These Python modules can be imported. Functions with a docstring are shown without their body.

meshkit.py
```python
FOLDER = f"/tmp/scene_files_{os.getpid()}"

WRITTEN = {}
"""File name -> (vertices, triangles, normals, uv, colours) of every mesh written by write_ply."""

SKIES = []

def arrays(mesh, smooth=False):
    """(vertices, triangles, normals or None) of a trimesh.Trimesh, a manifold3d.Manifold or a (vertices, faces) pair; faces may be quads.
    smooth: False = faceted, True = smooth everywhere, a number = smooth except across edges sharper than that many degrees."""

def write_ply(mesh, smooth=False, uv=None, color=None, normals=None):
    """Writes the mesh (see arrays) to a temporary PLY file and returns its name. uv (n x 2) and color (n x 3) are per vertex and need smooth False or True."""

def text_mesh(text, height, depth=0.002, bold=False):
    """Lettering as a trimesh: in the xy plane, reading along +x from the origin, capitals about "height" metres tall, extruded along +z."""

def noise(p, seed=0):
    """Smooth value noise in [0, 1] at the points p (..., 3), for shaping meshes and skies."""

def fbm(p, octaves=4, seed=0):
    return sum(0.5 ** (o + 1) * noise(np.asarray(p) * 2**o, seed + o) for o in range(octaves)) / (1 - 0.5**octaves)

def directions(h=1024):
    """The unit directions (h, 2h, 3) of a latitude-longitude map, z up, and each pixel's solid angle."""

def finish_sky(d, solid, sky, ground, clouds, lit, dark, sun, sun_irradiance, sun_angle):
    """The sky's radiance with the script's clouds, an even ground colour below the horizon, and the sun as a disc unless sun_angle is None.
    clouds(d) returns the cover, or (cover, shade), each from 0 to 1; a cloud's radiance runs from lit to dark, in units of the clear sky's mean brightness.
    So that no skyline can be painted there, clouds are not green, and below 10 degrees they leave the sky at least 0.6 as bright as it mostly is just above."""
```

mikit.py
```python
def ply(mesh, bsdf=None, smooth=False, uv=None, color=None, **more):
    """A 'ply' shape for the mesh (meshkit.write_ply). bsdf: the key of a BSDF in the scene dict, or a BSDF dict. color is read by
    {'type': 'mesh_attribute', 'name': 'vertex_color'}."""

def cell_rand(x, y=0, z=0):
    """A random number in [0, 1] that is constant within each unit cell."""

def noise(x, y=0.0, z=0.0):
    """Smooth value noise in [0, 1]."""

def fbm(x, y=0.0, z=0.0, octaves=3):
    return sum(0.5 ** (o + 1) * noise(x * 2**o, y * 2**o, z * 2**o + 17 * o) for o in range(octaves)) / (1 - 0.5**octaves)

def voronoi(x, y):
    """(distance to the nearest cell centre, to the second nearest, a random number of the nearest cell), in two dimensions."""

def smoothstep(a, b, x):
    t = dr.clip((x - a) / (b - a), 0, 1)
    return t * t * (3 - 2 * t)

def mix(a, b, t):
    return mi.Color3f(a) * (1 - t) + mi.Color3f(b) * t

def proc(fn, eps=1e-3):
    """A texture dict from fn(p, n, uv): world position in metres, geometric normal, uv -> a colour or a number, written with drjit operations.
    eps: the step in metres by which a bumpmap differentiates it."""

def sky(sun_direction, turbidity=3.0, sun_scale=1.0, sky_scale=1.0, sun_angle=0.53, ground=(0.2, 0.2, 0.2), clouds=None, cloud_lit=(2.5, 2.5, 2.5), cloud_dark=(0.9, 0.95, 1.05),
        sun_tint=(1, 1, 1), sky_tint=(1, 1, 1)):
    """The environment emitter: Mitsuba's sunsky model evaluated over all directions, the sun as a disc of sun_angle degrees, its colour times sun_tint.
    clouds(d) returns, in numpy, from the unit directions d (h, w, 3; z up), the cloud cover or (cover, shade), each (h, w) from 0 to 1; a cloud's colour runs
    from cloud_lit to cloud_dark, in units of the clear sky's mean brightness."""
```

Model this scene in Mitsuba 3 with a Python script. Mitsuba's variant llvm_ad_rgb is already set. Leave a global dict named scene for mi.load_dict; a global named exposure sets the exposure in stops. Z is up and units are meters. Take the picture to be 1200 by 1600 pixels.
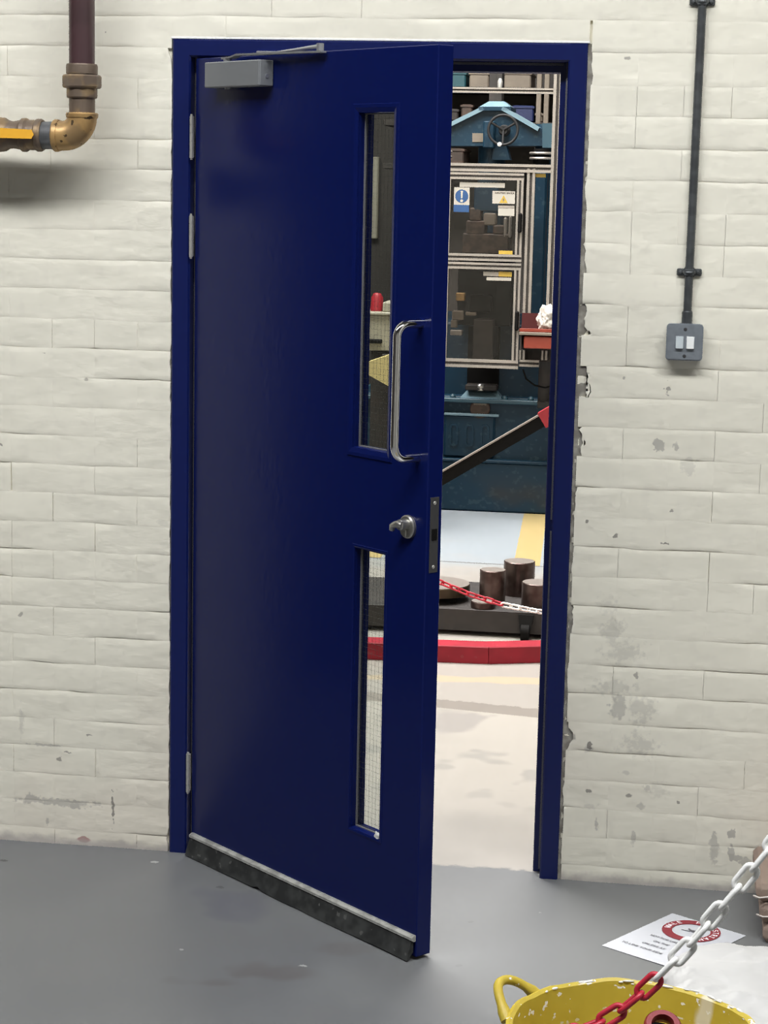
import math, random
import numpy as np
import trimesh
import drjit as dr
import mitsuba as mi
import mikit, meshkit
from shapely.geometry import Polygon, Point

T4 = mi.ScalarTransform4f
scene, labels = {}, {}

# ------------------------------------------------------------------ camera
F = 3118.87                                     # focal length in pixels of the 1200 x 1600 frame
CAM = np.array([1.27844, -4.93947, 1.75596])
YAW, PITCH, ROLL = -0.145668, -0.162711, 0.021658
FW = np.array([math.sin(YAW) * math.cos(PITCH), math.cos(YAW) * math.cos(PITCH), math.sin(PITCH)])
RT = np.cross(FW, [0, 0, 1]); RT /= np.linalg.norm(RT)
UP = np.cross(RT, FW)
RT, UP = RT * math.cos(ROLL) + UP * math.sin(ROLL), -RT * math.sin(ROLL) + UP * math.cos(ROLL)
scene['camera'] = {'type': 'perspective', 'fov': math.degrees(2 * math.atan(600 / F)), 'fov_axis': 'x', 'near_clip': 0.05, 'far_clip': 200.0,
                   'to_world': T4().look_at(origin=CAM.tolist(), target=(CAM + FW).tolist(), up=UP.tolist())}
exposure = 0.0

# ------------------------------------------------------------------ light: rooflights of both halls
HALL_LIGHT = [26.4, 26.7, 27.0]
SHOP_LIGHT = [25.0, 24.4, 23.4]
HALL_ROOF = (-2.8, 3.8, -3.05, -2.35, 4.65)        # x0, x1, y0, y1, z
SHOP_ROOF = (-3.2, 1.9, 1.9, 5.2, 5.8)


def at(px, py, Y):
    """The point at depth y = Y behind a pixel of the photograph: used to take measurements."""
    d = FW * F + RT * (px - 600) - UP * (py - 800)
    return CAM + d * ((Y - CAM[1]) / d[1])


# ------------------------------------------------------------------ helpers
used = {}


def numbered(key):
    k = used.get(key, 0)
    used[key] = k + 1
    return key if k == 0 else f'{key}_{k:03d}'


def tag(key, label=None, cat=None, group=None, kind=None):
    d = {k: v for k, v in (('label', label), ('category', cat), ('group', group), ('kind', kind)) if v}
    labels[key] = d
    return key


def thing(name, label, cat, group=None, kind=None):
    return tag(numbered(name), label, cat, group, kind)


def put(name, mesh, m, parent=None, smooth=30, label=None, cat=None, group=None, kind=None, uv=None, **more):
    key = numbered((parent + '__' if parent else '') + name)
    scene[key] = mikit.ply(mesh, m, smooth, uv, **more)
    if label or cat or group or kind:
        tag(key, label, cat, group, kind)
    return key


def cat_(ms):
    return trimesh.util.concatenate([m for m in ms])


def box(x0, x1, y0, y1, z0, z1, b=0.0):
    x0, x1 = min(x0, x1), max(x0, x1); y0, y1 = min(y0, y1), max(y0, y1); z0, z1 = min(z0, z1), max(z0, z1)
    if b <= 0:
        m = trimesh.creation.box(extents=[x1 - x0, y1 - y0, z1 - z0])
        m.apply_translation([(x0 + x1) / 2, (y0 + y1) / 2, (z0 + z1) / 2])
        return m
    b = min(b, (x1 - x0) * .45, (y1 - y0) * .45, (z1 - z0) * .45)
    pts = []
    for sx in (0, 1):
        for sy in (0, 1):
            for sz in (0, 1):
                c = [(x0, x1)[sx], (y0, y1)[sy], (z0, z1)[sz]]
                i = [b * (1 - 2 * s) for s in (sx, sy, sz)]
                for k in range(3):
                    p = [c[j] + (0 if j == k else i[j]) for j in range(3)]
                    pts.append(p)
    return trimesh.convex.convex_hull(np.array(pts))


def hull(pts):
    return trimesh.convex.convex_hull(np.array(pts, float))


def frame_of(t):
    t = np.asarray(t, float) / np.linalg.norm(t)
    a = np.cross(t, [0, 0, 1] if abs(t[2]) < .9 else [0, 1, 0]); a /= np.linalg.norm(a)
    return a, np.cross(t, a), t


def cyl(p0, p1, r, n=24, r1=None):
    p0, p1 = np.asarray(p0, float), np.asarray(p1, float)
    return lathe([(0, 0), (r, 0), (r if r1 is None else r1, np.linalg.norm(p1 - p0)), (0, np.linalg.norm(p1 - p0))], p0, p1 - p0, n)


def lathe(profile, origin=(0, 0, 0), axis=(0, 0, 1), n=32):
    """profile (r, h) pairs turned about the axis."""
    a, b, t = frame_of(axis)
    if t[2] > .999:
        a, b = np.array([1., 0, 0]), np.array([0., 1, 0])
    ang = np.arange(n) * 2 * math.pi / n
    ring = np.cos(ang)[:, None] * a + np.sin(ang)[:, None] * b
    v = np.concatenate([np.asarray(origin, float) + ring * r + t * h for r, h in profile])
    f = []
    for i in range(len(profile) - 1):
        for j in range(n):
            k = (j + 1) % n
            A, B, C, D = i * n + j, i * n + k, (i + 1) * n + k, (i + 1) * n + j
            if profile[i][0] > 1e-9:
                f.append([A, B, C])
            if profile[i + 1][0] > 1e-9:
                f.append([A, C, D])
    m = trimesh.Trimesh(v, f, process=False)
    m.merge_vertices()
    return m


def tube(path, r, n=10, closed=False, cap=True):
    """A round bar along the path; r a number or one per point."""
    p = np.asarray(path, float); k = len(p)
    rr = np.broadcast_to(np.asarray(r, float), (k,))
    tan = (np.roll(p, -1, 0) - np.roll(p, 1, 0)) if closed else np.gradient(p, axis=0)
    tan /= np.linalg.norm(tan, axis=1, keepdims=True)
    a, b, _ = frame_of(tan[0])
    fr = []
    for i in range(k):
        a = a - tan[i] * (a @ tan[i]); a /= np.linalg.norm(a)
        fr.append((a, np.cross(tan[i], a)))
    ang = np.arange(n) * 2 * math.pi / n
    v = np.concatenate([p[i] + rr[i] * (np.cos(ang)[:, None] * fr[i][0] + np.sin(ang)[:, None] * fr[i][1]) for i in range(k)])
    f = []
    for i in range(k if closed else k - 1):
        for j in range(n):
            A, B = i * n + j, i * n + (j + 1) % n
            C, D = ((i + 1) % k) * n + (j + 1) % n, ((i + 1) % k) * n + j
            f += [[A, B, C], [A, C, D]]
    if not closed and cap:
        v = np.vstack([v, p[0], p[-1]])
        for j in range(n):
            f.append([k * n, (j + 1) % n, j])
            f.append([k * n + 1, (k - 1) * n + j, (k - 1) * n + (j + 1) % n])
    return trimesh.Trimesh(v, f, process=False)


def prism(poly, h, to=None):
    """The 2-D outline (x, y) drawn out by h along z, then moved by the 4x4 matrix to."""
    m = trimesh.creation.extrude_polygon(poly if hasattr(poly, 'exterior') else Polygon(poly), h, engine='earcut')
    if to is not None:
        m.apply_transform(to)
    return m


def axes(o, ex, ey, ez):
    M = np.eye(4); M[:3, 0], M[:3, 1], M[:3, 2], M[:3, 3] = ex, ey, ez, o
    return M


XZ = lambda y1: axes([0, y1, 0], [1, 0, 0], [0, 0, 1], [0, -1, 0])      # outline in x, z; drawn out from y = y1 towards the camera


def xz_prism(pts, y0, y1):
    return prism(pts, y1 - y0, XZ(y1))


def round_rect(x0, x1, z0, z1, r, seg=5):
    return Polygon([(x0 + r, z0 + r), (x1 - r, z0 + r), (x1 - r, z1 - r), (x0 + r, z1 - r)]).buffer(r, quad_segs=seg)


def rect_loft(loops, closed_ends=False):
    """Rectangles (x0, x1, z0, z1, y) joined one to the next: mouldings, beads."""
    v, f = [], []
    for x0, x1, z0, z1, y in loops:
        v += [[x0, y, z0], [x1, y, z0], [x1, y, z1], [x0, y, z1]]
    for i in range(len(loops) - 1):
        for j in range(4):
            A, B = i * 4 + j, i * 4 + (j + 1) % 4
            f += [[A, B, B + 4], [A, B + 4, A + 4]]
    return trimesh.Trimesh(v, f, process=False)


def rough(m, amp, freq, seed=0):
    m = m.copy()
    n = m.vertex_normals
    m.vertices = m.vertices + n * ((meshkit.fbm(m.vertices * freq, 3, seed) - .5) * 2 * amp)[:, None]
    return m


# ------------------------------------------------------------------ materials
def rgb(*c):
    return {'type': 'rgb', 'value': list(c)}


def srgb(r, g, b, k=1.0):
    return [k * ((c / 255 / 12.92) if c < 11 else ((c / 255 + .055) / 1.055) ** 2.4) for c in (r, g, b)]


def mat(key, color, rough_=.5, metal=0.0, spec=.5, bump=None, two=True, **kw):
    b = {'type': 'principled', 'base_color': color if isinstance(color, dict) else rgb(*color), 'roughness': rough_, 'metallic': metal, 'specular': spec, **kw}
    if bump:
        fn, sc, eps = bump
        b = {'type': 'bumpmap', 'arbitrary': mikit.proc(fn, eps), 'scale': sc, 'bsdf': b}
    scene[key] = {'type': 'twosided', 'bsdf': b} if two else b
    return key


ss, mix, fbm, noise = mikit.smoothstep, mikit.mix, mikit.fbm, mikit.noise


def blobs(x, y, n, spots):
    """Stains with a shape of their own: (x, y, rx, ry, strength, softness) -> cover 0..1."""
    m = mi.Float(0)
    for a, b, ra, rb, s, soft in spots:
        r = dr.sqrt(dr.square((x - a) / ra) + dr.square((y - b) / rb)) * .8 + (n - .5) * 2.6
        m = dr.maximum(m, s * ss(1.0, 1.0 - soft, r))
    return m


GREY_STAINS = [(1.236, 1.135, .010, .012, .62, .25), (1.279, 1.133, .006, .010, .5, .3), (1.315, 1.09, .018, .02, .25, .5), (1.14, .66, .03, .035, .32, .8), (1.17, .605, .05, .03, .3, .8),
               (1.155, .515, .055, .02, .3, .7), (1.165, .465, .02, .03, .5, .5), (1.22, .46, .035, .035, .32, .7), (1.225, .37, .05, .03, .33, .8), (1.13, .72, .03, .03, .22, .8),
               (1.418, .105, .012, .03, .45, .5), (1.418, .13, .007, .02, .5, .3), (1.46, .15, .008, .012, .6, .3), (1.463, .105, .006, .02, .6, .3), (1.48, .09, .012, .006, .55, .3), (1.497, .082, .014, .008, .5, .4),
               (1.245, .255, .010, .012, .4, .5), (1.23, .21, .012, .008, .4, .5), (1.19, .295, .014, .006, .3, .6), (1.27, .255, .03, .02, .2, .8), (1.10, .20, .02, .008, .25, .7),
               (-.315, .115, .105, .009, .5, .5), (-.385, .119, .016, .011, .55, .35), (-.26, .108, .012, .008, .6, .4), (-.335, .062, .004, .009, .45, .4),
               (-.405, .33, .008, .035, .3, .7), (-.335, .27, .04, .004, .45, .5), (1.09, .35, .01, .01, .4, .5), (1.12, .155, .004, .014, .5, .4), (1.215, .125, .005, .014, .4, .5), (-.02, .88, .02, .008, .2, .7)]
BLACK_SPOTS = [(-.172, 2.115, .003, .003, .6, .3), (-.245, 1.995, .010, .002, .5, .5), (-.273, 1.866, .005, .004, .55, .4), (-.245, 1.872, .008, .003, .4, .5), (-.278, .255, .006, .003, .6, .4), (-.300, .232, .006, .004, .6, .4),
               (-.217, .305, .008, .003, .6, .4), (-.405, .62, .004, .006, .5, .4), (-.225, 1.245, .007, .003, .5, .5), (-.34, 1.31, .004, .002, .5, .4), (-.457, 1.07, .005, .004, .6, .3), (1.067, .935, .004, .004, .7, .3),
               (1.138, .905, .004, .004, .7, .3), (1.265, .89, .007, .003, .7, .3), (1.275, .972, .004, .003, .6, .3), (1.18, .475, .004, .005, .5, .4), (1.095, .36, .006, .005, .7, .3), (1.10, .24, .006, .004, .65, .3),
               (1.145, 1.298, .004, .004, .5, .4), (1.252, 1.277, .005, .009, .6, .4), (1.12, 2.067, .008, .004, .5, .5), (1.03, .57, .003, .004, .6, .3), (1.205, .55, .004, .006, .5, .4), (-.155, .105, .0028, .032, .7, .25), (1.20, .235, .005, .003, .6, .4), (1.325, .225, .004, .003, .6, .4)]


def wall_color(p, n, uv):
    x, z = p.x, p.z
    n1, n2, n3 = fbm(x * 2.2 + 3, z * 2.2, 1.7), fbm(x * 38, z * 38, 5.2), fbm(x * 120, z * 120, 9.1, 2)
    n4 = .45 * n2 + .55 * fbm(x * 130 + 9, z * 130, 3.1)
    c = mix((.78, .750, .636), (.75, .725, .62), n1)
    c = mix(c, (.69, .61, .52), .35 * ss(.45, .75, fbm(x * 3.1 + 11, z * 2.0, 4.0)) * ss(.75, .1, z))
    c = mix(c, (.60, .57, .50), .20 * ss(.5, .85, n2))
    c = mix(c, (.30, .29, .27), blobs(x, z, n4, GREY_STAINS))
    c = mix(c, (.10, .09, .085), blobs(x, z, n3, BLACK_SPOTS))
    c = mix(c, (.36, .10, .10), .7 * blobs(x, z, n2, [(-.235, .017, .022, .006, 1, .4)]))
    foot = ss(.028, .004, z + (n2 - .5) * .03)
    return mix(c, (.40, .37, .35), .75 * foot)


def wall_bump(p, n, uv):
    x, y, z = p.x, p.y, p.z
    return fbm(x * 55, y * 55, z * 70) * .9 + fbm(x * 14, y * 14 + 3, z * 22) * 1.6 + .35 * noise(x * 210, y * 210, z * 210)


def floor_color(p, n, uv):
    x, y = p.x, p.y
    a, b, c4 = fbm(x * 1.3, y * 1.3, 2.0), fbm(x * 7, y * 7, 6.0), fbm(x * 45, y * 45, 3.0)
    hall = mix((.116, .120, .126), (.140, .143, .144), ss(.3, .7, a))
    hall = mix(hall, (.14, .14, .14), .35 * ss(.5, .8, b))
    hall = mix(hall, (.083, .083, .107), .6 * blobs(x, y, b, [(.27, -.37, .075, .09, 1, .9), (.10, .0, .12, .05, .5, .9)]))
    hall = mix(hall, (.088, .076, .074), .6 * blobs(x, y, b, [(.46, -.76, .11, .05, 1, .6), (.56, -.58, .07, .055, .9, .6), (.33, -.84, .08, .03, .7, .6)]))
    hall = mix(hall, (.45, .45, .44), blobs(x, y, c4, [(.495, -.70, .010, .006, .8, .4), (-.02, -.09, .008, .006, .6, .4), (1.0, -.25, .004, .004, .6, .3), (.99, .02, .01, .006, .8, .4), (.72, -.42, .004, .003, .5, .3), (.2, -.66, .004, .004, .4, .3)]))
    hall = mix(hall, (.04, .04, .04), blobs(x, y, c4, [(-.40, -.16, .012, .008, .7, .4), (.84, -.35, .006, .006, .5, .4), (.19, -.24, .008, .006, .5, .4), (.84, -.63, .006, .006, .4, .4)]))
    hall = mix(hall, (.160, .164, .164), .55 * ss(1.15, .25, dr.sqrt(dr.square((x - 1.05) / .95) + dr.square((y + .45) / .75)) + (b - .5) * .7))      # paler pool at the door: spilled light put into the floor colour
    screed = mix((.275, .258, .235), (.225, .213, .195), ss(.3, .75, fbm(x * 2.0 + 5, y * 2.6, 9.0)))
    screed = mix(screed, (.19, .185, .175), .6 * ss(.58, .74, fbm(x * 6.5, y * 7.5, 1.0)) * ss(.3, .9, y))
    screed = mix(screed, (.20, .188, .18), .8 * blobs(x, y, b, [(.60, 1.45, .10, .09, 1, .6), (.52, .30, .2, .05, .5, .9)]))
    bay = mix((.245, .228, .210), (.228, .214, .198), a)
    wide = (y - (1.70 - .16 * (x - .48)))                      # edge of the rough screed
    shop = mix(screed, bay, ss(.03, .045, wide))
    shop = mix(shop, (.15, .134, .12), .85 * ss(-.075, -.06, wide) * ss(.05, .036, wide + (c4 - .5) * .03))
    shop = mix(shop, (.34, .265, .16), .55 * ss(.055, .03, dr.abs(y - (2.03 + .14 * (x - .48))) + (b - .5) * .05))
    shop = mix(shop, (.36, .25, .11), .7 * blobs(x, y, b, [(.0, 3.35, .07, .10, 1, .5), (.42, 3.55, .05, .05, .6, .5)]))
    shop = mix(shop, (.21, .235, .255), ss(3.9, 4.6, y + (b - .5) * .3) * ss(.2, .6, .3 + .5 * b + .05 * (y - 4.3)))
    shop = mix(shop, (.222, .246, .27), .6 * ss(4.25, 4.33, y))
    stripe = ss(.475, .48, x + .047 * (y - 5.73) + (c4 - .5) * .006) * ss(.605, .60, x + .047 * (y - 5.73) + (c4 - .5) * .006) * ss(4.29, 4.30, y)
    stripe = dr.maximum(stripe, ss(-.21, -.20, x) * ss(-.085, -.095, x) * ss(4.29, 4.30, y))
    shop = mix(shop, (.32, .245, .105), .95 * stripe)
    shop = mix(shop, (.10, .10, .10), .85 * ss(.014, .008, dr.abs(y - (4.295 - .02 * (x - .2)))))
    return mix(hall, shop, ss(.035, .06, y + (c4 - .5) * .03))


def floor_bump(p, n, uv):
    return fbm(p.x * 9, p.y * 9, 1.0) * 1.5 + fbm(p.x * 60, p.y * 60, 4.0) * .5


def mottle(c0, c1, freq, lo=.3, hi=.7, spots=None, sfreq=60, seed=0.0):
    def fn(p, n, uv):
        c = mix(c0, c1, ss(lo, hi, fbm(p.x * freq + seed, p.y * freq, p.z * freq)))
        if spots:
            c = mix(c, spots[0], spots[2] * ss(spots[1], spots[1] + .08, fbm(p.x * sfreq, p.y * sfreq + 7, p.z * sfreq + seed)))
        return c
    return mikit.proc(fn)


def tub_color(p, n, uv):
    x, y, z = p.x, p.y, p.z
    c = mix((.50, .385, .045), (.45, .335, .034), ss(.35, .7, fbm(x * 9, y * 9, z * 9)))
    ang = dr.atan2(y + 1.663, x - 1.252)
    run = ss(.10, .02, dr.abs(ang - .93 + (z - .2) * .25) + (fbm(x * 40, y * 40, z * 14) - .5) * .16)
    c = mix(c, (.72, .68, .56), .75 * run)
    splash = ss(.66, .71, fbm(x * 75, y * 75, z * 75 + 3)) * ss(.22, .33, z)
    return mix(c, (.80, .78, .72), splash)


def press_paint(p, n, uv):
    x, y, z = p.x, p.y, p.z
    c = mix((.0045, .024, .045), (.0035, .019, .036), fbm(x * 4, y * 4, z * 4))
    c = mix(c, (.025, .050, .064), .5 * ss(.60, .78, fbm(x * 40, y * 40, z * 40)))
    return mix(c, (.035, .026, .016), .75 * ss(.45, .8, fbm(x * 3 + 9, y * 3, z * 5)) * ss(.28, .05, z))


mat('paint_wall', mikit.proc(wall_color), .55, spec=.35, bump=(wall_bump, .0011, .0012))
mat('wall_mortar', mottle((.36, .345, .30), (.21, .195, .17), 45), .9, spec=.2)
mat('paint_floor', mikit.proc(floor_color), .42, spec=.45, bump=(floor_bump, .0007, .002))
peel = lambda p, n, uv: fbm(p.x * 90, p.y * 90, p.z * 40) + .6 * noise(p.x * 14, p.y * 14, p.z * 9)
mat('navy_gloss', (.0034, .0080, .071), .18, spec=.17, bump=(peel, .00022, .002))
mat('navy_edge', (.0040, .0095, .076), .32, spec=.32)
mat('closer_grey', (.20, .21, .22), .42, metal=.25)
mat('arm_silver', (.42, .43, .45), .38, metal=.8)
mat('chrome', (.90, .89, .87), .07, metal=1.0)
mat('satin_metal', mottle((.46, .45, .42), (.38, .37, .35), 80), .33, metal=.9)
mat('dull_metal', (.055, .055, .058), .5, metal=.4)
mat('wheel_dark', (.022, .022, .023), .5, metal=.2, spec=.25)
mat('hinge_steel', (.50, .49, .46), .42, metal=.6)
mat('seal_alu', mottle((.52, .52, .49), (.33, .33, .31), 50), .45, metal=.5)
mat('rubber', mottle((.016, .017, .017), (.036, .038, .037), 30, spots=((.14, .14, .135), .70, .4), sfreq=60), .75, spec=.3)
mat('seal_grey', (.13, .13, .14), .8, spec=.2)
mat('caulk', (.80, .80, .78), .6)
mat('chip_white', (.60, .60, .58), .6)
mat('maroon', mottle((.060, .030, .033), (.050, .026, .028), 14), .38)
mat('bronze', mottle((.46, .285, .115), (.31, .20, .095), 28, .35, .65, spots=((.05, .035, .02), .68, .9), sfreq=70), .42, metal=.45)
mat('bronze_dark', mottle((.155, .115, .085), (.24, .165, .09), 30, .5, .75), .48, metal=.35)
mat('pipe_tape', mottle((.13, .135, .14), (.06, .062, .066), 30), .5)
mat('lever_yellow', (.78, .40, .035), .4)
mat('galv', mottle((.085, .092, .095), (.060, .065, .068), 45), .42, metal=.35)
mat('box_grey', mottle((.20, .222, .245), (.18, .20, .222), 60), .42, metal=.15)
mat('rocker_white', (.76, .77, .76), .3)
mat('rocker_grey', (.50, .55, .57), .3)
mat('plastic_red', (.40, .016, .034), .38)
mat('plastic_white', (.74, .74, .72), .4)
mat('tub_yellow', mikit.proc(tub_color), .45)
mat('reel_red', (.22, .018, .026), .4)
mat('sack_white', mottle((.45, .45, .445), (.41, .41, .405), 9), .42, spec=.35)
mat('paper_white', (.50, .51, .54), .6)
mat('ink_red', (.22, .022, .032), .6)
mat('ink_dark', (.10, .10, .11), .6)
mat('ink_white', (.78, .70, .72), .6)
mat('kraft', mottle((.27, .205, .165), (.22, .165, .135), 12), .8, spec=.2)
mat('string_white', (.62, .57, .52), .8)
mat('press_blue', mikit.proc(press_paint), .45, spec=.28)
mat('press_blue_lit', (.12, .19, .23), .33)  # same blue paint, strong toplight put into the paler colour
mat('press_mid', (.020, .055, .078), .40)
mat('alu', mottle((.27, .245, .220), (.235, .217, .197), 20), .42, metal=.35)
mat('slot_shade', (.022, .018, .015), .8)  # shade inside the bar grooves, put into a dark colour
mat('black', (.0045, .0042, .0042), .75, spec=.12)
mat('black_gloss', (.018, .017, .017), .25)
mat('dark_brown', mottle((.022, .016, .0135), (.015, .0125, .011), 12), .7)
mat('rust', mottle((.060, .036, .026), (.035, .025, .020), 30), .6, metal=.2)
mat('billet', mottle((.055, .034, .030), (.10, .075, .068), 22), .30, metal=.7)
mat('billet_top', (.27, .24, .22), .4, metal=.55)
mat('brass_disc', mottle((.060, .046, .028), (.042, .034, .020), 18), .35, metal=.6)
mat('trolley_grey', mottle((.030, .026, .025), (.024, .0215, .021), 14), .55)
mat('kerb_red', mottle((.28, .012, .026), (.22, .011, .022), 9, spots=((.26, .06, .07), .70, .4), sfreq=40), .55, spec=.3)
mat('orange', (.18, .024, .011), .5)
mat('tool_red', (.035, .004, .004), .6, spec=.15)
mat('rag_white', (.42, .39, .36), .9, spec=.1)
mat('crate_blue', (.005, .011, .055), .5)
mat('crate_beige', mottle((.15, .125, .098), (.13, .108, .085), 12), .7)
mat('teal', (.008, .05, .063), .5)
mat('cream', (.24, .222, .175), .55)
mat('bin_yellow', (.34, .275, .12), .55)
mat('signal_red', (.26, .013, .022), .45)
mat('sign_blue', (.012, .052, .15), .5)
mat('sticker', (.33, .312, .28), .5)
mat('sticker_yellow', (.36, .24, .035), .5)
mat('shell_dark', (.10, .10, .10), .8)
mat('shell_brown', (.035, .030, .027), .8)
mat('shell_pale', (.42, .41, .38), .8)
scene['pane_glass'] = {'type': 'thindielectric', 'int_ior': 1.5, 'specular_transmittance': rgb(.66, .70, .67)}
scene['guard_glass'] = {'type': 'thindielectric', 'int_ior': 1.45, 'specular_reflectance': rgb(.3, .3, .3), 'specular_transmittance': rgb(.62, .60, .58)}
mat('wire', (.10, .10, .10), .6, metal=.3)

# ------------------------------------------------------------------ the shell of both halls
def flat(x0, x1, y0, y1, z0, z1):
    return box(x0, x1, y0, y1, z0, z1)


def struct(name, mesh, m, smooth=False, label=None):
    return put(name, mesh, m, None, smooth, label, None, None, 'structure')


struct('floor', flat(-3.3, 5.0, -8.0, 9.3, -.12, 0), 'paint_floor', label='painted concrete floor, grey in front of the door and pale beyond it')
W, H, PT = 1.0258, 2.100, 0.0755                     # door frame outside width and height; one brick course
JZ = lambda k: 1.853 + PT * k


def with_hole(m, x0, x1, z1):
    return trimesh.boolean.difference([m, box(x0, x1, -1, 1, -1, z1)], engine='manifold')


WALL = struct('wall_back', with_hole(flat(-3.3, 5.0, .006, .235, 0, 5.9), -.004, W + .004, H + .004), 'paint_wall', label='cream painted brick wall around the blue door')
struct('wall_left', flat(-3.3, -3.15, -8.0, 0, 0, 5.9), 'shell_brown')
struct('wall_right', flat(5.0, 5.15, -8.0, 0, 0, 5.9), 'shell_pale')
struct('wall_rear', flat(-3.3, 5.15, -8.15, -8.0, 0, 5.9), 'shell_pale')
def ring_plate(x0, x1, y0, y1, z, hole):
    hx0, hx1, hy0, hy1 = hole
    return cat_([box(x0, hx0, y0, y1, z, z + .1), box(hx1, x1, y0, y1, z, z + .1), box(hx0, hx1, y0, hy0, z, z + .1), box(hx0, hx1, hy1, y1, z, z + .1)])


struct('ceiling', ring_plate(-3.3, 5.15, -8.15, .0, 4.67, HALL_ROOF[:4]), 'shell_dark')
struct('wall_workshop_left', flat(-3.45, -3.3, .235, 9.4, 0, 5.9), 'shell_brown')
struct('wall_workshop_right', flat(5.0, 5.15, .235, 9.4, 0, 5.9), 'shell_brown')
struct('wall_workshop_far', flat(-3.3, 5.0, 9.25, 9.4, 0, 5.9), 'shell_brown')
struct('ceiling_workshop', ring_plate(-3.45, 5.15, .235, 9.4, 5.82, SHOP_ROOF[:4]), 'shell_dark')
for (x0, x1, y0, y1, z), L, nm, lb in ((HALL_ROOF, HALL_LIGHT, 'rooflight', 'long translucent rooflight strip over the hall in front of the door'), (SHOP_ROOF, SHOP_LIGHT, 'rooflight', 'wide translucent rooflight over the workshop beyond the door')):
    v = [[x0, y0, z + .05], [x1, y0, z + .05], [x1, y1, z + .05], [x0, y1, z + .05]]
    put(nm, (v, [[0, 2, 1], [0, 3, 2]]), 'shell_pale', None, False, lb, 'rooflight', emitter={'type': 'area', 'radiance': rgb(*L)})

# bricks of the wall: every brick its own piece
rng = np.random.default_rng(4)


def jag_right(z):                                    # how far the broken paint edge stands off the frame, right side
    z = np.asarray(z, float)
    a = .006 + .016 * np.exp(-((z - 1.30) / .27) ** 2) + .016 * np.exp(-((z - .38) / .045) ** 2) + .008 * np.exp(-((z - .70) / .08) ** 2) + .006 * np.exp(-((z - 1.98) / .1) ** 2)
    return a * (.35 + 1.3 * meshkit.fbm(np.stack([z * 0, z * 42, z * 0 + 2], -1), 5, 3)) + .001


def jag_left(z):
    z = np.asarray(z, float)
    return .001 + .006 * meshkit.fbm(np.stack([z * 0 + 4, z * 34, z * 0], -1), 4, 8) ** 1.5 + .010 * np.exp(-((z - 2.075) / .022) ** 2) + .007 * np.exp(-((z - .035) / .02) ** 2)


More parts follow.
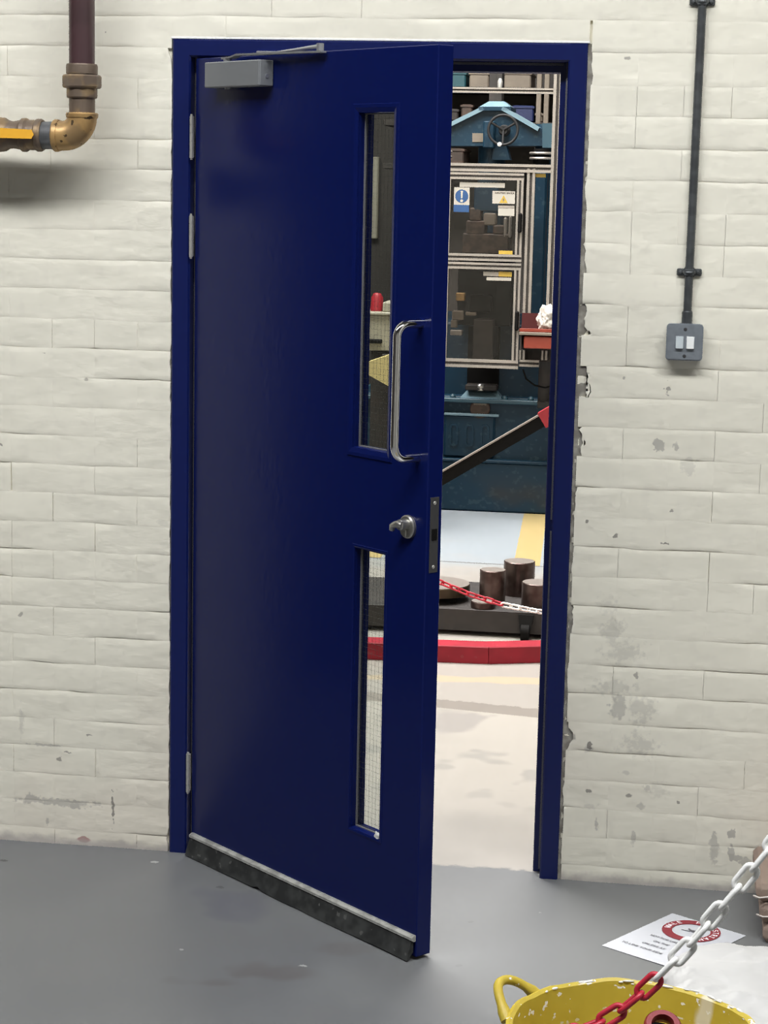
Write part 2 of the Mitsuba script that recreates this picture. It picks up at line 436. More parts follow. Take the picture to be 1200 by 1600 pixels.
def brick(x0, x1, z0, z1, jag=0, nx=14, nz=7):
    """One painted brick: rolled edges, uneven face. jag = 1 / -1: its left / right end is the broken edge by the frame."""
    nz = 19 if jag else nz
    h = .0026
    u = np.linspace(0, 1, nx)
    us = np.r_[x0, x0 + .004, np.linspace(x0 + .016, x1 - .016, nx - 4), x1 - .004, x1]
    vs = np.r_[z0, z0 + .0035, np.linspace(z0 + .013, z1 - .016, nz - 4), z1 - .007, z1]
    X, Z = np.meshgrid(us, vs)
    R_, C_ = X.shape
    P = np.stack([X, Z * 0, Z], -1)
    Y = -h + rng.uniform(-.0002, .0002) + (meshkit.fbm(P * [9, 1, 18], 3, 5) - .5) * .0045 + (meshkit.fbm(P * [45, 1, 60], 2, 9) - .5) * .0012
    def along(x, z, seed, f=9.0):                     # one value along a bed joint, the same for the bricks on both sides of it
        zz = np.full_like(x, round(z / PT) * 1.37)
        return meshkit.fbm(np.stack([x * f, zz, zz * .3], -1), 4, seed)
    for i, z, sg in ((0, z0, 1), (-1, z1, -1)):
        if z < .01:
            continue
        wob = (along(us, z, 21, 13) - .5) * .009
        open_ = np.clip((along(us, z, 33, 6) - .40) / .25, 0, 1)          # 0 = filled with paint, 1 = open joint
        Z[i] += wob + sg * (.0006 * open_ - .0006)
        j = i + (1 if i == 0 else -1)
        Z[j] += wob * .9
        Y[i] += .0004 + open_ * (.0028 if i == 0 else .0022)
        Y[j] += open_ * (.0004 if i == 0 else .0010)
    vis = rng.uniform(0, 1, 2)
    for j, q in ((0, vis[0]), (-1, vis[1])):
        Y[1:-1, j] += .0002 + (.0028 if q > .93 else 0) * meshkit.fbm(np.stack([Z[1:-1, j] * 30, Z[1:-1, j] * 0, Z[1:-1, j] * 0], -1), 3, 4)
    if jag == 1:
        X[:, 0] = W + jag_right(Z[:, 0]); X[:, 1] = X[:, 0] + .003; X[:, 2] = np.maximum(X[:, 2], X[:, 1] + .004); Y[:, 0] = Y[:, 1] + .0008
    if jag == -1:
        X[:, -1] = -jag_left(Z[:, -1]); X[:, -2] = X[:, -1] - .003; X[:, -3] = np.minimum(X[:, -3], X[:, -2] - .004); Y[:, -1] = Y[:, -2] + .0008
    front = np.stack([X, Y, Z], -1).reshape(-1, 3)
    back = front.copy(); back[:, 1] = .0125
    R, C = X.shape
    idx = np.arange(R * C).reshape(R, C)
    f = []
    for i in range(R - 1):
        for j in range(C - 1):
            a, b, c, d = idx[i, j], idx[i, j + 1], idx[i + 1, j + 1], idx[i + 1, j]
            f += [[a, b, c], [a, c, d]] if (i + j) % 2 else [[a, b, d], [b, c, d]]
    rim = np.r_[idx[0, :], idx[1:, -1], idx[-1, -2::-1], idx[-2:0:-1, 0]]
    k = len(rim)
    v = np.vstack([front, front[rim], back[rim]])
    N = R * C
    for i in range(k):
        a, b = N + i, N + (i + 1) % k
        f += [[a, a + k, b + k], [a, b + k, b]]
    return trimesh.Trimesh(v, f, process=False)


shown, hidden = [], []
for k in range(-25, 14):
    z0, z1 = max(0.0, JZ(k)), JZ(k + 1)
    if z1 < .02:
        continue
    x, row = -3.1 - rng.uniform(0, .2), []
    off = .1125 if k % 2 else 0.0
    x = -3.1275 - off
    head = (k % 4 == 1)
    while x < 4.9:
        wd = .225 if not head else .1125
        if head and x < -.9 or head and x > 1.9:
            wd = .225
        row.append((x, x + wd))
        x += wd
    for a, b in row:
        if z0 < H + .003 and b > -.002 and a < W + .002:
            cut = []
            if a < -.035:
                cut.append((a, 0.0, -1))
            if b > W + .05:
                cut.append((W, b, 1))
            if z1 > H + .02:
                cut = ([(a, -.003, 0)] if a < -.03 else []) + [(max(a, -.003), min(b, W + .003), 2)] + ([(W + .003, b, 0)] if b > W + .03 else [])
        else:
            cut = [(a, b, 0)]
        for (c0, c1, jg) in cut:
            zz0 = max(z0, H + .003) if jg == 2 else z0
            near = c1 > -.62 and c0 < 1.62 and z0 < 2.32
            (shown if near else hidden).append((c0, c1, zz0, z1, 0 if jg == 2 else jg))
for (a, b, z0, z1, jg) in shown:
    g = rng.choice([0, 0, 0, 0, .0007])
    put('brick', brick(a + g, b - g, z0, z1, jg), 'paint_wall', WALL, True)
put('brick_field', cat_([brick(a, b, z0, z1, 0, 7, 6) for a, b, z0, z1, _ in hidden if z0 < 2.9]), 'paint_wall', WALL, True, kind='stuff')
# torn mortar between bricks and frame on the right, and a scrap on the left
zs = np.linspace(0, H, 150)
def ribbon(x_in, x_out, ybase, amp, seed):
    cols = [x_in, (x_in * .6 + x_out * .4), (x_in * .25 + x_out * .75), x_out]
    V = []
    for z, a, b, c, d in zip(zs, *[np.broadcast_to(np.asarray(c, float), zs.shape) for c in cols]):
        for x in (a, b, c, d):
            V.append([x, 0, z])
    V = np.array(V); V[:, 1] = ybase + (meshkit.fbm(V * [90, 1, 45], 3, seed) - .5) * 2 * amp
    f = []
    for i in range(len(zs) - 1):
        for j in range(3):
            a = i * 4 + j
            f += [[a, a + 1, a + 5], [a, a + 5, a + 4]]
    return trimesh.Trimesh(V, f, process=False)
put('mortar_fill', ribbon(W - .002, W + .034, .0045, .0065, 4), 'wall_mortar', WALL, True, label='bare grey mortar along the frame edge')
put('mortar_fill', ribbon(-.026, .002, .0075, .004, 9), 'wall_mortar', WALL, True)
put('caulk_line', box(-.004, W + .004, -.0045, .006, H + .0005, H + .006, .001), 'caulk', WALL, False, label='white caulk line over the frame')

# unseen dark cabinets added on either side to shape reflections in gloss and chrome
for cx0, lb in ((-3.0, 'unseen dark cabinet added for the gloss reflections, far left of the door'), (3.6, 'unseen dark cabinet added for the gloss reflections, far right of the door')):
    cbn = thing('added_dark_cabinet', lb, 'cabinet')
    put('body', box(cx0, cx0 + 1.1, -.98, -.03, .02, 2.75, .006), 'black', cbn, False)
    for i, x in enumerate((cx0 + .01, cx0 + .56)):
        dk = put('door', box(x, x + .53, -1.0, -.979, .06, 2.70, .004), 'black', cbn, False)
        put('handle', box(x + (.47 if i == 0 else .03), x + (.49 if i == 0 else .05), -1.03, -.999, 1.2, 1.36, .004), 'galv', dk, False)
    put('plinth', box(cx0 + .02, cx0 + 1.08, -.94, -.05, .0, .021), 'black', cbn, False)

# ------------------------------------------------------------------ door frame
FR = tag('door_frame', 'dark blue gloss door frame set in the cream brick wall', 'door frame', None, 'structure')
J, HD = .046, .043
def jamb(s):                                         # section in x, y: face 46 mm, rebate 48 mm deep, stop 18 mm further in
    pts = [(0.0, -.004), (.003, -.007), (J - .004, -.007), (J, -.003), (J, .046), (J + .019, .046), (J + .021, .049), (J + .021, .118), (0, .118)]
    if s:
        pts = [(W - a, b) for a, b in pts][::-1]
    return prism(pts, H)
put('jamb', jamb(0), 'navy_edge', FR, False)
put('jamb', jamb(1), 'navy_edge', FR, False)
hp = [(H, -.004), (H - .003, -.007), (H - HD + .004, -.007), (H - HD, -.003), (H - HD, .046), (H - HD - .023, .046), (H - HD - .023, .118), (H, .118)]
put('head', prism([(a, b) for a, b in hp], W - .01, axes([.005, 0, 0], [0, 0, 1], [0, 1, 0], [1, 0, 0])), 'navy_edge', FR, False)
put('seal_strip', box(.06, W - .06, .041, .0462, H - HD - .007, H - HD - .001), 'seal_grey', FR, False, label='grey smoke seal under the head')
put('seal_strip', box(W - J - .007, W - J - .0005, .038, .0462, .93, H - HD), 'seal_grey', FR, False)
put('seal_strip', box(W - J - .007, W - J - .0005, .038, .0462, .01, .90), 'seal_grey', FR, False)
put('seal_strip', box(J + .0005, J + .007, .038, .0462, .01, H - HD), 'seal_grey', FR, False)

# ------------------------------------------------------------------ the door, open 42 degrees towards the camera
ANG, HX, HY = .733543, .05935, -.006
LW, LT, LB, LTOP = .9176, .044, .008, H - HD - .004
EX = np.array([math.cos(ANG), -math.sin(ANG), 0]); EN = np.array([math.sin(ANG), math.cos(ANG), 0])
DM = axes([HX, HY, 0], EX, EN, [0, 0, 1])            # door space: s along the leaf, n through it (front face n = 0), z


def D(m):
    m = m.copy(); m.apply_transform(DM); return m


DOOR = tag('door_1', 'dark blue gloss door standing open with two narrow glazed panels', 'door', None, 'structure')
UP_ = (.650, .774, 1.158, 1.913)                     # upper glazed opening s0 s1 z0 z1
LO_ = (.666, .776, .252, .925)
leaf = box(0, LW, 0, LT, LB, LTOP, .0022)
leaf = trimesh.boolean.difference([leaf] + [box(s0, s1, -1, 1, z0, z1) for s0, s1, z0, z1 in (UP_, LO_)], engine='manifold')
put('leaf', D(leaf), 'navy_gloss', DOOR, False)


def grow(r, d, n):
    return (r[0] - d, r[1] + d, r[2] - d, r[3] + d, n)


for r, wide, proud in ((UP_, .020, .0035), (LO_, .010, .0018)):
    b = rect_loft([grow(r, wide, 0.001), grow(r, wide - .0015, -proud), grow(r, wide - .009 if wide > .015 else .004, -proud), grow(r, .0015, -.0008), grow(r, -.0008, .006), grow(r, -.0012, .0165)])
    put('glazing_bead', D(b), 'navy_gloss', DOOR, False)
    bb = rect_loft([grow(r, -.0012, LT - .0165), grow(r, -.0008, LT - .006), grow(r, .0015, LT + .001), grow(r, wide - .0015, LT + proud), grow(r, wide, LT - .001)])
    put('glazing_bead', D(bb), 'navy_gloss', DOOR, False)
    g = put('glass_pane', D(trimesh.Trimesh([[r[0], .022, r[2]], [r[1], .022, r[2]], [r[1], .022, r[3]], [r[0], .022, r[3]]], [[0, 1, 2], [0, 2, 3]], process=False)), 'pane_glass', DOOR, False, label='wired glass pane')
    wires, q = [], .0127
    for s in np.arange(r[0] + .004, r[1], q):
        wires.append(box(s - .00016, s + .00016, .0223, .0227, r[2], r[3]))
    for z in np.arange(r[2] + .006, r[3], q):
        wires.append(box(r[0], r[1], .0223, .0227, z - .00016, z + .00016))
    put('wire_mesh', D(cat_(wires)), 'wire', g, False, kind='stuff')
    st = rect_loft([grow(r, 0, .0165), grow(r, -.0035, .0168), grow(r, -.0035, .0215)])
    put('glazing_tape', D(st), 'seal_grey', DOOR, False)
chip = rough(trimesh.creation.icosphere(3, 1.0), .35, 2.2, 3); chip.apply_scale([.011, .0035, .012]); chip.apply_translation([.766, .0030, .254])
put('bare_patch', D(chip), 'chip_white', DOOR, True, label='patch of bare white filler at the lower pane corner')

# D-pull handle, bolted through
hz0, hz1, gs, gn = 1.161, 1.457, .882, -.068
arc = lambda c, a0, a1, R: [(c[0] + R * math.cos(a), c[1] + R * math.sin(a)) for a in np.linspace(a0, a1, 9)]
R_ = .030
yz = [(0.0, hz1)] + [(-.015, hz1)] + [(gn + R_ - R_ * math.sin(a), hz1 - R_ + R_ * math.cos(a)) for a in np.linspace(0, math.pi / 2, 10)] + \
     [(gn, (hz0 + hz1) / 2)] + [(gn + R_ - R_ * math.cos(a), hz0 + R_ - R_ * math.sin(a)) for a in np.linspace(0, math.pi / 2, 10)] + [(-.015, hz0), (0.0, hz0)]
ph = put('pull_handle', D(tube([(gs, a, b) for a, b in yz], .0098, 18)), 'chrome', DOOR, 40, label='polished chrome D pull handle')
# thumb turn
tt = put('thumb_turn', D(lathe([(0, 0), (.0265, 0), (.0265, .0065), (.0235, .009), (0, .009)], (.856, .0005, 1.002), (0, -1, 0), 40)), 'satin_metal', DOOR, 30, label='satin metal thumb turn on a round rose')
put('spindle', D(lathe([(0, 0), (.0125, 0), (.0125, .018), (.0095, .022), (0, .022)], (.856, -.0085, 1.008), (0, -1, 0), 28)), 'satin_metal', tt, 30)
lev = tube([(.866, -.027, 1.009), (.855, -.029, 1.010), (.844, -.030, 1.008), (.834, -.029, 1.003), (.829, -.026, .994)], [.0075, .0095, .0075, .0075, .0065], 14)
put('lever', D(lev), 'satin_metal', tt, 40)
put('cylinder_plug', D(box(.851, .861, -.013, -.008, .980, .997, .002)), 'satin_metal', tt, False)
# latch plate on the leading edge
lp = put('latch_plate', D(box(LW - .0005, LW + .0012, .009, .034, .905, 1.075, .0004)), 'dull_metal', DOOR, False, label='dull steel latch forend in the leading edge')
for z in (.918, 1.062):
    put('screw', D(lathe([(0, 0), (.0045, 0), (.0035, .0012), (0, .0014)], (LW + .001, .0215, z), (1, 0, 0), 14)), 'hinge_steel', lp, 30)
put('latch_bolt', D(box(LW + .001, LW + .0035, .014, .029, .978, 1.004, .001)), 'black', lp, False)
# hinges, knuckles in the gap
for z in (1.862, 1.617, .222):
    hk = put('hinge', cat_([cyl((HX - .0085, HY - .0065, z - .052 + i * .0208), (HX - .0085, HY - .0065, z - .052 + i * .0208 + .0198), .0050, 16) for i in range(5)]), 'hinge_steel', DOOR, 30, label='steel butt hinge knuckle')
    put('pin', cyl((HX - .0085, HY - .0065, z - .056), (HX - .0085, HY - .0065, z + .056),   .0032, 12), 'hinge_steel', hk, 30)
    put('flap', box(J - .001, HX - .004, HY + .0005, HY + .003, z - .05, z + .05), 'hinge_steel', hk, False)
# overhead closer
cl = put('door_closer', D(box(.0955, .322, -.040, -.001, 1.978, 2.0385, .0025)), 'closer_grey', DOOR, False, label='grey overhead door closer box')
put('end_cap', D(box(.3222, .3262, -.0395, -.001, 1.9785, 2.038, .0015)), 'closer_grey', cl, False)
put('adjuster', D(lathe([(0, 0), (.005, 0), (.005, .002), (0, .002)], (.326, -.02, 2.001), (1, 0, 0), 16)), 'arm_silver', cl, 30)
put('adjuster', D(lathe([(0, 0), (.009, 0), (.009, .004), (0, .005)], (.172, -.022, 1.978), (0, 0, -1), 18)), 'arm_silver', cl, 30)
sp = np.array([HX, HY, 0]) + .168 * EX - .022 * EN
EL = np.array([.438, -.366, 2.0500])
put('spindle', cat_([cyl([sp[0], sp[1], 2.038], [sp[0], sp[1], 2.0465], .010, 20)]), 'arm_silver', cl, 30)
d0 = (EL - np.r_[sp[:2], 2.0540]); L0 = np.linalg.norm(d0); u0 = d0 / L0; w0 = np.cross([0, 0, 1], u0)
def strip(p, q, w0, w1, th):
    p, q = np.asarray(p, float), np.asarray(q, float)
    u = (q - p) / np.linalg.norm(q - p); s = np.cross([0, 0, 1], u); s /= np.linalg.norm(s); nrm = np.cross(u, s)
    return hull([p + s * a * w0 / 2 + nrm * c * th / 2 for a in (-1, 1) for c in (-1, 1)] + [q + s * a * w1 / 2 + nrm * c * th / 2 for a in (-1, 1) for c in (-1, 1)])
a0 = np.r_[sp[:2], 2.046]; a1 = a0 + u0 * .022 + [0, 0, .0025]; a2 = np.r_[sp[:2], 2.0540] + u0 * .045
put('main_arm', cat_([strip(a0 - u0 * .012, a1, .022, .020, .004), strip(a1, a2, .020, .019, .004), strip(a2, EL + u0 * .012, .019, .017, .0045)]), 'arm_silver', cl, False)
SH = np.array([.250, -.012, 2.066])
put('forearm', cat_([tube([EL + [0, 0, .013], EL * .5 + SH * .5 + [0, 0, .006], SH], .0048, 12), cyl(EL - [0, 0, .003], EL + [0, 0, .019], .0085, 18)]), 'arm_silver', cl, 40)
put('arm_shoe', cat_([box(.213, .287, -.0135, -.0065, 2.059, 2.073, .0015), box(.240, .260, -.020, -.012, 2.061, 2.071, .001)]), 'arm_silver', cl, False)
# threshold seal: aluminium carrier and rubber blade
sl = put('bottom_seal', D(prism([(0, .046), (-.006, .046), (-.0125, .050), (-.0125, .056), (-.006, .0605), (0, .0605)], .908, axes([.008, 0, 0], [0, 1, 0], [0, 0, 1], [1, 0, 0]))), 'seal_alu', DOOR, False, label='aluminium strip with black rubber sweep along the door bottom')
ss_ = np.linspace(.008, .912, 46)
V = []
for s in ss_:
    nb = -.017 - .004 * meshkit.fbm(np.array([s * 7, 0, 1]), 3, 2)
    zb = .002 + .006 * max(0, meshkit.fbm(np.array([s * 9, 3, 1]), 3, 5) - .5) + (.007 if abs(s - .335) < .012 else 0)
    V += [[s, -.004, .050], [s, -.0105, .047], [s, nb, .020], [s, nb - .005, zb], [s, nb - .002, zb], [s, -.004, .020]]
f = []
for i in range(len(ss_) - 1):
    for j in range(6):
        a, b = i * 6 + j, i * 6 + (j + 1) % 6
        f += [[a, b, b + 6], [a, b + 6, a + 6]]
n_ = len(ss_) * 6 - 6
f += [[0, j + 1, j] for j in range(1, 5)] + [[n_, n_ + j, n_ + j + 1] for j in range(1, 5)]
put('rubber_sweep', D(trimesh.Trimesh(V, f, process=False)), 'rubber', sl, 35)

# ------------------------------------------------------------------ pipework, upper left
PY, PR = -.114, .0312
PX = at(128, 100, PY)[0]
pz_ = lambda py: at(128, py, PY)[2]           # heights of the fittings
gp = thing('gas_pipe', 'maroon steel pipe on the wall left of the door, turning left through bronze fittings', 'pipe')
put('riser', cyl((PX, PY, 2.020), (PX, PY, 3.6), PR, 40), 'maroon', gp, 40)
def hexring(r, h0, h1, n=8):
    a = np.arange(n) * 2 * math.pi / n + .35
    p = Polygon([(PX + r * math.cos(t), PY + r * math.sin(t)) for t in a])
    b = h0 + .004
    m = trimesh.convex.convex_hull(np.array([[PX + (r - .003) * math.cos(t), PY + (r - .003) * math.sin(t), z] for t in a for z in (h0, h1)] + [[PX + r * math.cos(t), PY + r * math.sin(t), z] for t in a for z in (h0 + .004, h1 - .004)]))
    return m
un = put('union', lathe([(.030, 2.006), (.0385, 2.006), (.0385, 2.026), (.0365, 2.030), (.030, 2.030)], (PX, PY, 0), (0, 0, 1), 40), 'bronze_dark', gp, 30, label='bronze union coupling')
put('hex_nut', hexring(.0475, 1.972, 2.004), 'bronze_dark', un, False)
put('collar', lathe([(.030, 1.973), (.0375, 1.973), (.0375, 1.951), (.0355, 1.948), (.030, 1.948)], (PX, PY, 0), (0, 0, 1), 40), 'bronze_dark', un, 30)
put('nipple', cyl((PX, PY, 1.912), (PX, PY, 1.950), .0318, 40), 'bronze_dark', gp, 30)
ez = 1.857
er = .047
pth = [(PX, PY, 1.905)] + [(PX - er + er * math.cos(a), PY, ez + er - er * math.sin(a) - 0.0) for a in np.linspace(0, math.pi / 2, 14)] + [(PX - er - .020, PY, ez)]
put('elbow', tube(pth, .0365, 36), 'bronze', gp, 40, label='bronze elbow fitting')
put('elbow_rim', lathe([(.030, -.004), (.0385, -.004), (.0395, 0), (.0395, .005), (.0375, .008), (.030, .008)], (PX, PY, 1.905), (0, 0, 1), 40), 'bronze', gp, 30)
put('elbow_rim', lathe([(.030, -.004), (.0385, -.004), (.0395, 0), (.0395, .006), (.0375, .009), (.030, .009)], (PX - er - .015, PY, ez), (-1, 0, 0), 40), 'bronze', gp, 30)
put('taped_nipple', tube([(PX - er - .020 - t, PY, ez) for t in np.linspace(0, .038, 6)], .0335, 32), 'pipe_tape', gp, 40, label='grey taped length of pipe')
vx = PX - er - .054
va = put('valve', lathe([(.0, -.002), (.037, -.002), (.040, .003), (.040, .012), (.037, .016), (.0365, .034), (.041, .040), (.041, .050), (.036, .056), (.033, .075), (.035, .085), (.041, .095), (.044, .13), (.044, .19), (.036, .21), (.036, .25), (0, .25)], (vx, PY, ez), (-1, 0, 0), 36), 'bronze_dark', gp, 30, label='bronze lever valve leaving the picture')
put('lever', hull([(vx - .012, PY - .052, ez + .012), (vx - .012, PY - .052, ez - .010), (vx - .012, PY - .047, ez + .012), (vx - .012, PY - .047, ez - .010), (vx - .006, PY - .05, ez), (vx - .15, PY - .062, ez + .017), (vx - .15, PY - .062, ez - .009), (vx - .15, PY - .056, ez + .017), (vx - .15, PY - .056, ez - .009)]), 'lever_yellow', va, False, label='yellow lever handle')
put('stem', cyl((vx - .14, PY - .035, ez + .003), (vx - .14, PY - .06, ez + .003), .011, 20), 'bronze_dark', va, 30)
put('branch', tube([(vx - .24, PY, ez), (-1.0, PY, ez), (-1.5, PY, ez), (-1.54, PY + .006, ez), (-1.567, PY + .02, ez), (-1.582, PY + .045, ez), (-1.585, PY + .075, ez), (-1.585, .012, ez)], .0312, 32), 'maroon', gp, 40)
put('bracket', cat_([box(PX - .012, PX + .012, PY + .02, .004, 2.55, 2.58), lathe([(.031, 2.55), (.036, 2.55), (.036, 2.58), (.031, 2.58)], (PX, PY, 0), (0, 0, 1), 32)]), 'galv', gp, False)
put('bracket', cat_([box(-1.2, -1.17, PY + .02, .004, ez - .012, ez + .012), lathe([(.031, 0), (.036, 0), (.036, .03), (.031, .03)], (-1.2, PY, ez), (1, 0, 0), 32)]), 'galv', gp, False)

# ------------------------------------------------------------------ conduit and switch box, right
CX, CY = 1.2905, -.0145
cd = put('conduit', cyl((CX, CY, 1.437), (CX + .006, CY, 3.6), .0100, 20), 'galv', None, 40, 'dark grey metal conduit running up the wall from the switch box', 'conduit')
put('bush', lathe([(0, 0), (.0128, 0), (.0128, .030), (.0112, .033), (0, .033)], (CX, CY, 1.4345), (0, 0, 1), 24), 'galv', cd, 30)
for z, dx in ((1.561, .0004), (2.199, .002)):
    a = put('saddle_clip', cat_([tube([(CX + dx + .0125 * math.cos(t), CY - .0125 * math.sin(t), z) for t in np.linspace(0, math.pi, 12)], .0042, 8), *[box(CX + dx + s * .012 - (.018 if s < 0 else 0), CX + dx + s * .012 + (.018 if s > 0 else 0), CY + .004, CY + .010, z - .009, z + .009, .003) for s in (-1, 1)],
                                 box(CX + dx - .012, CX + dx + .012, CY - .0125, CY - .009, z - .008, z + .008, .002), cyl((CX + dx, CY + .004, z), (CX + dx, .003, z), .016, 16)]), 'galv', cd, 30)
    for s in (-1, 1):
        put('screw', lathe([(0, 0), (.005, 0), (.0035, .004), (0, .005)], (CX + dx + s * .021, CY + .004, z), (0, -1, 0), 14), 'galv', a, 30)
bx = (1.2435, 1.3305)
bz = (1.3495, 1.4365)
def soft_box(x0, x1, z0, z1, y0, y1, r):
    m = xz_prism(round_rect(x0, x1, z0, z1, r), y0 + .002, y1)
    m2 = xz_prism(round_rect(x0 + .002, x1 - .002, z0 + .002, z1 - .002, r - .002), y0, y0 + .004)
    return cat_([m, m2])
sb = put('light_switch', soft_box(*bx, *bz, -.0385, -.001, .008), 'box_grey', None, 25, 'grey metal-clad double light switch on the wall below the conduit', 'light switch')
put('plate_rim', xz_prism(round_rect(bx[0] - .0006, bx[1] + .0006, bz[0] - .0006, bz[1] + .0006, .008).difference(round_rect(bx[0] + .003, bx[1] - .003, bz[0] + .003, bz[1] - .003, .006)), -.0365, -.0335), 'box_grey', sb, False)
for i, x in enumerate((1.2655, 1.2915)):
    put('rocker', hull([(x, -.0385, 1.3775), (x + .019, -.0385, 1.3775), (x, -.0385, 1.4075), (x + .019, -.0385, 1.4075), (x + .001, -.0455, 1.3785), (x + .018, -.0455, 1.3785), (x + .001, -.0405, 1.4065), (x + .018, -.0405, 1.4065)]), ('rocker_grey', 'rocker_white')[i], sb, False, label=('pale grey rocker', 'white rocker')[i])
for z in (1.3595, 1.4245):
    put('screw', lathe([(0, 0), (.0042, 0), (.0034, .0016), (0, .002)], (1.288, -.0384, z), (0, -1, 0), 16), 'dull_metal', sb, 30)
put('conduit_boss', lathe([(0, 0), (.016, 0), (.016, .0035), (0, .0035)], (CX - .001, CY, 1.4345), (0, 0, 1), 24), 'box_grey', sb, 30)

# ------------------------------------------------------------------ foreground, lower right
# yellow tub
TX, TY, TH, TR = 1.252, -1.663, .330, .2115
n, prof = 72, [(0, .004), (.135, .004), (.150, .012), (.165, .06), (.185, .16), (.205, .27), (TR, .318), (TR + .006, .324), (TR + .007, .331), (TR + .001, .3335), (TR - .005, .329), (.2, .27), (.18, .16), (.160, .062), (.145, .018), (0, .012)]
tubm = lathe(prof, (TX, TY, 0), (0, 0, 1), n)
v = tubm.vertices; rr = np.hypot(v[:, 0] - TX, v[:, 1] - TY); up_ = np.clip(v[:, 2] / TH, 0, 1)
an = np.arctan2(v[:, 1] - TY, v[:, 0] - TX)
wv = (meshkit.fbm(np.stack([np.cos(an) * 2, np.sin(an) * 2, an * 0], -1), 3, 5) - .5) * up_ ** 2
v[:, 0] += (v[:, 0] - TX) * wv * .05; v[:, 1] += (v[:, 1] - TY) * wv * .05; v[:, 2] += wv * .012
tubm.vertices = v
ytub = put('bucket', tubm, 'tub_yellow', None, 40, 'yellow flexible rubber tub splashed with white plaster, under the chain', 'bucket')
for sgn in (1, -1):
    ha = math.radians(158) if sgn > 0 else math.radians(-22)
    er_, et = np.array([math.cos(ha), math.sin(ha), 0]), np.array([-math.sin(ha), math.cos(ha), 0])
    c0 = np.array([TX, TY, 0]) + er_ * (TR + .001)
    pts = []
    for t in np.linspace(-1, 1, 17):
        pts.append(c0 + et * t * .062 + er_ * (.046 * (1 - t * t)) + np.array([0, 0, .318 + .040 * (1 - abs(t) ** 2.6)]))
    put('handle', tube(pts, [.0115] * 2 + [.0085] * 13 + [.0115] * 2, 12), 'tub_yellow', ytub, 40)
flakes = []
for i in range(44):
    a = rng.uniform(.3, 2.75); r0 = TR + rng.uniform(-.004, .004)
    m = trimesh.creation.icosphere(1, rng.uniform(.0018, .0050)); m.apply_scale([.7, rng.uniform(.8, 3.2), .55]); m.apply_transform(axes([0, 0, 0], [math.cos(a), math.sin(a), 0], [-math.sin(a), math.cos(a), 0], [0, 0, 1])); m.apply_translation([TX + r0 * math.cos(a), TY + r0 * math.sin(a), .3315 + rng.uniform(-.004, .001)])
    flakes.append(rough(m, .0012, 260, i))
put('plaster_splash', cat_(flakes), 'chip_white', ytub, True, kind='stuff', label='dried white plaster on the rim')
# a red reel lying in the tub
rc = at(1035, 1606, -1.60)
rl = thing('reel', 'dark red plastic reel standing inside the yellow tub', 'reel')
ax_ = np.array([.05, -.50, .80])
put('rim', lathe([(.020, -.012), (.029, -.012), (.033, -.006), (.033, .006), (.029, .012), (.020, .012), (.018, 0), (.020, -.012)], rc, ax_, 36), 'reel_red', rl, 40)
au = ax_ / np.linalg.norm(ax_)
put('drum', cyl(rc + au * .006, np.array([1.262, -1.655, .016]), .0205, 24), 'black', rl, 30)

# chain links
def link_mesh(pitch, wid, wire, n=10):
    """One oval link, long axis x."""
    L = pitch + 2 * wire * .92                        # outer length
    r = wid / 2 - wire / 2; hl = L / 2 - wire / 2 - r
    pts = [(hl + r * math.cos(a), r * math.sin(a), 0) for a in np.linspace(-math.pi / 2, math.pi / 2, 10)] + [(-hl + r * math.cos(a), r * math.sin(a), 0) for a in np.linspace(math.pi / 2, 3 * math.pi / 2, 10)]
    return tube(pts, wire / 2, n, closed=True)


def chain(key, pts, pitch, wid, wire, color_of, twist=.45):
    base = {c: mikit.ply(link_mesh(pitch, wid, wire), c, 40) for c in ('plastic_red', 'plastic_white')}
    p = np.asarray(pts, float)
    d = np.r_[0, np.cumsum(np.linalg.norm(np.diff(p, axis=0), axis=1))]
    N = int(d[-1] / pitch)
    at_ = lambda s: np.array([np.interp(s, d, p[:, i]) for i in range(3)])
    for i in range(N):
        c = at_((i + .5) * pitch); t = at_((i + .9) * pitch) - at_((i + .1) * pitch); t /= np.linalg.norm(t)
        a, b, _ = frame_of(t)
        ph_ = twist + (math.pi / 2 if i % 2 else 0) + random.Random(i * 7 + N).uniform(-.16, .16)
        u = a * math.cos(ph_) + b * math.sin(ph_)
        k = numbered(key + '__link')
        scene[k] = {**base[color_of(c, i)], 'to_world': T4(axes(c, t, u, np.cross(t, u)).tolist())}


fc = thing('barrier_chain', 'red and white plastic barrier chain hanging over the yellow tub in the foreground', 'chain')
A_, B_, C_ = at(1200, 1328, -1.93), at(1035, 1520, -1.93), at(930, 1600, -1.93)
cur = []
for s in np.linspace(-.45, 2.0, 50):                 # quadratic through the three points, then down to the floor before the tub
    l = [((s - 1) * (s - 2)) / 2, -s * (s - 2), s * (s - 1) / 2]
    cur.append(A_ * l[0] + B_ * l[1] + C_ * l[2])
cur = [c for c in cur if c[2] > .0]
e = cur[-1]
dv = (cur[-1] - cur[-2]); dv /= np.linalg.norm(dv)
for t in np.linspace(.02, .34, 14):
    cur.append(e + dv * t + np.array([0, -.3 * t * t, .25 * t * t]))
e = cur[-1]
for t in np.linspace(.05, 1, 14):
    cur.append(np.array([e[0] - .16 * t, e[1] - .20 * t, (e[2] - .012) * (1 - t) ** 1.3 + .012]))
cut = B_[2] + .004
chain(fc, cur, .0392, .0295, .0090, lambda c, i: 'plastic_white' if c[2] > cut else 'plastic_red', .18)
top = cur[0]
cp = thing('chain_post', 'white plastic barrier post holding the foreground chain, at the right', 'post')
put('pole', cyl((top[0] + .03, top[1], .02), (top[0] + .03, top[1], .96), .02, 24), 'plastic_white', cp, 40)
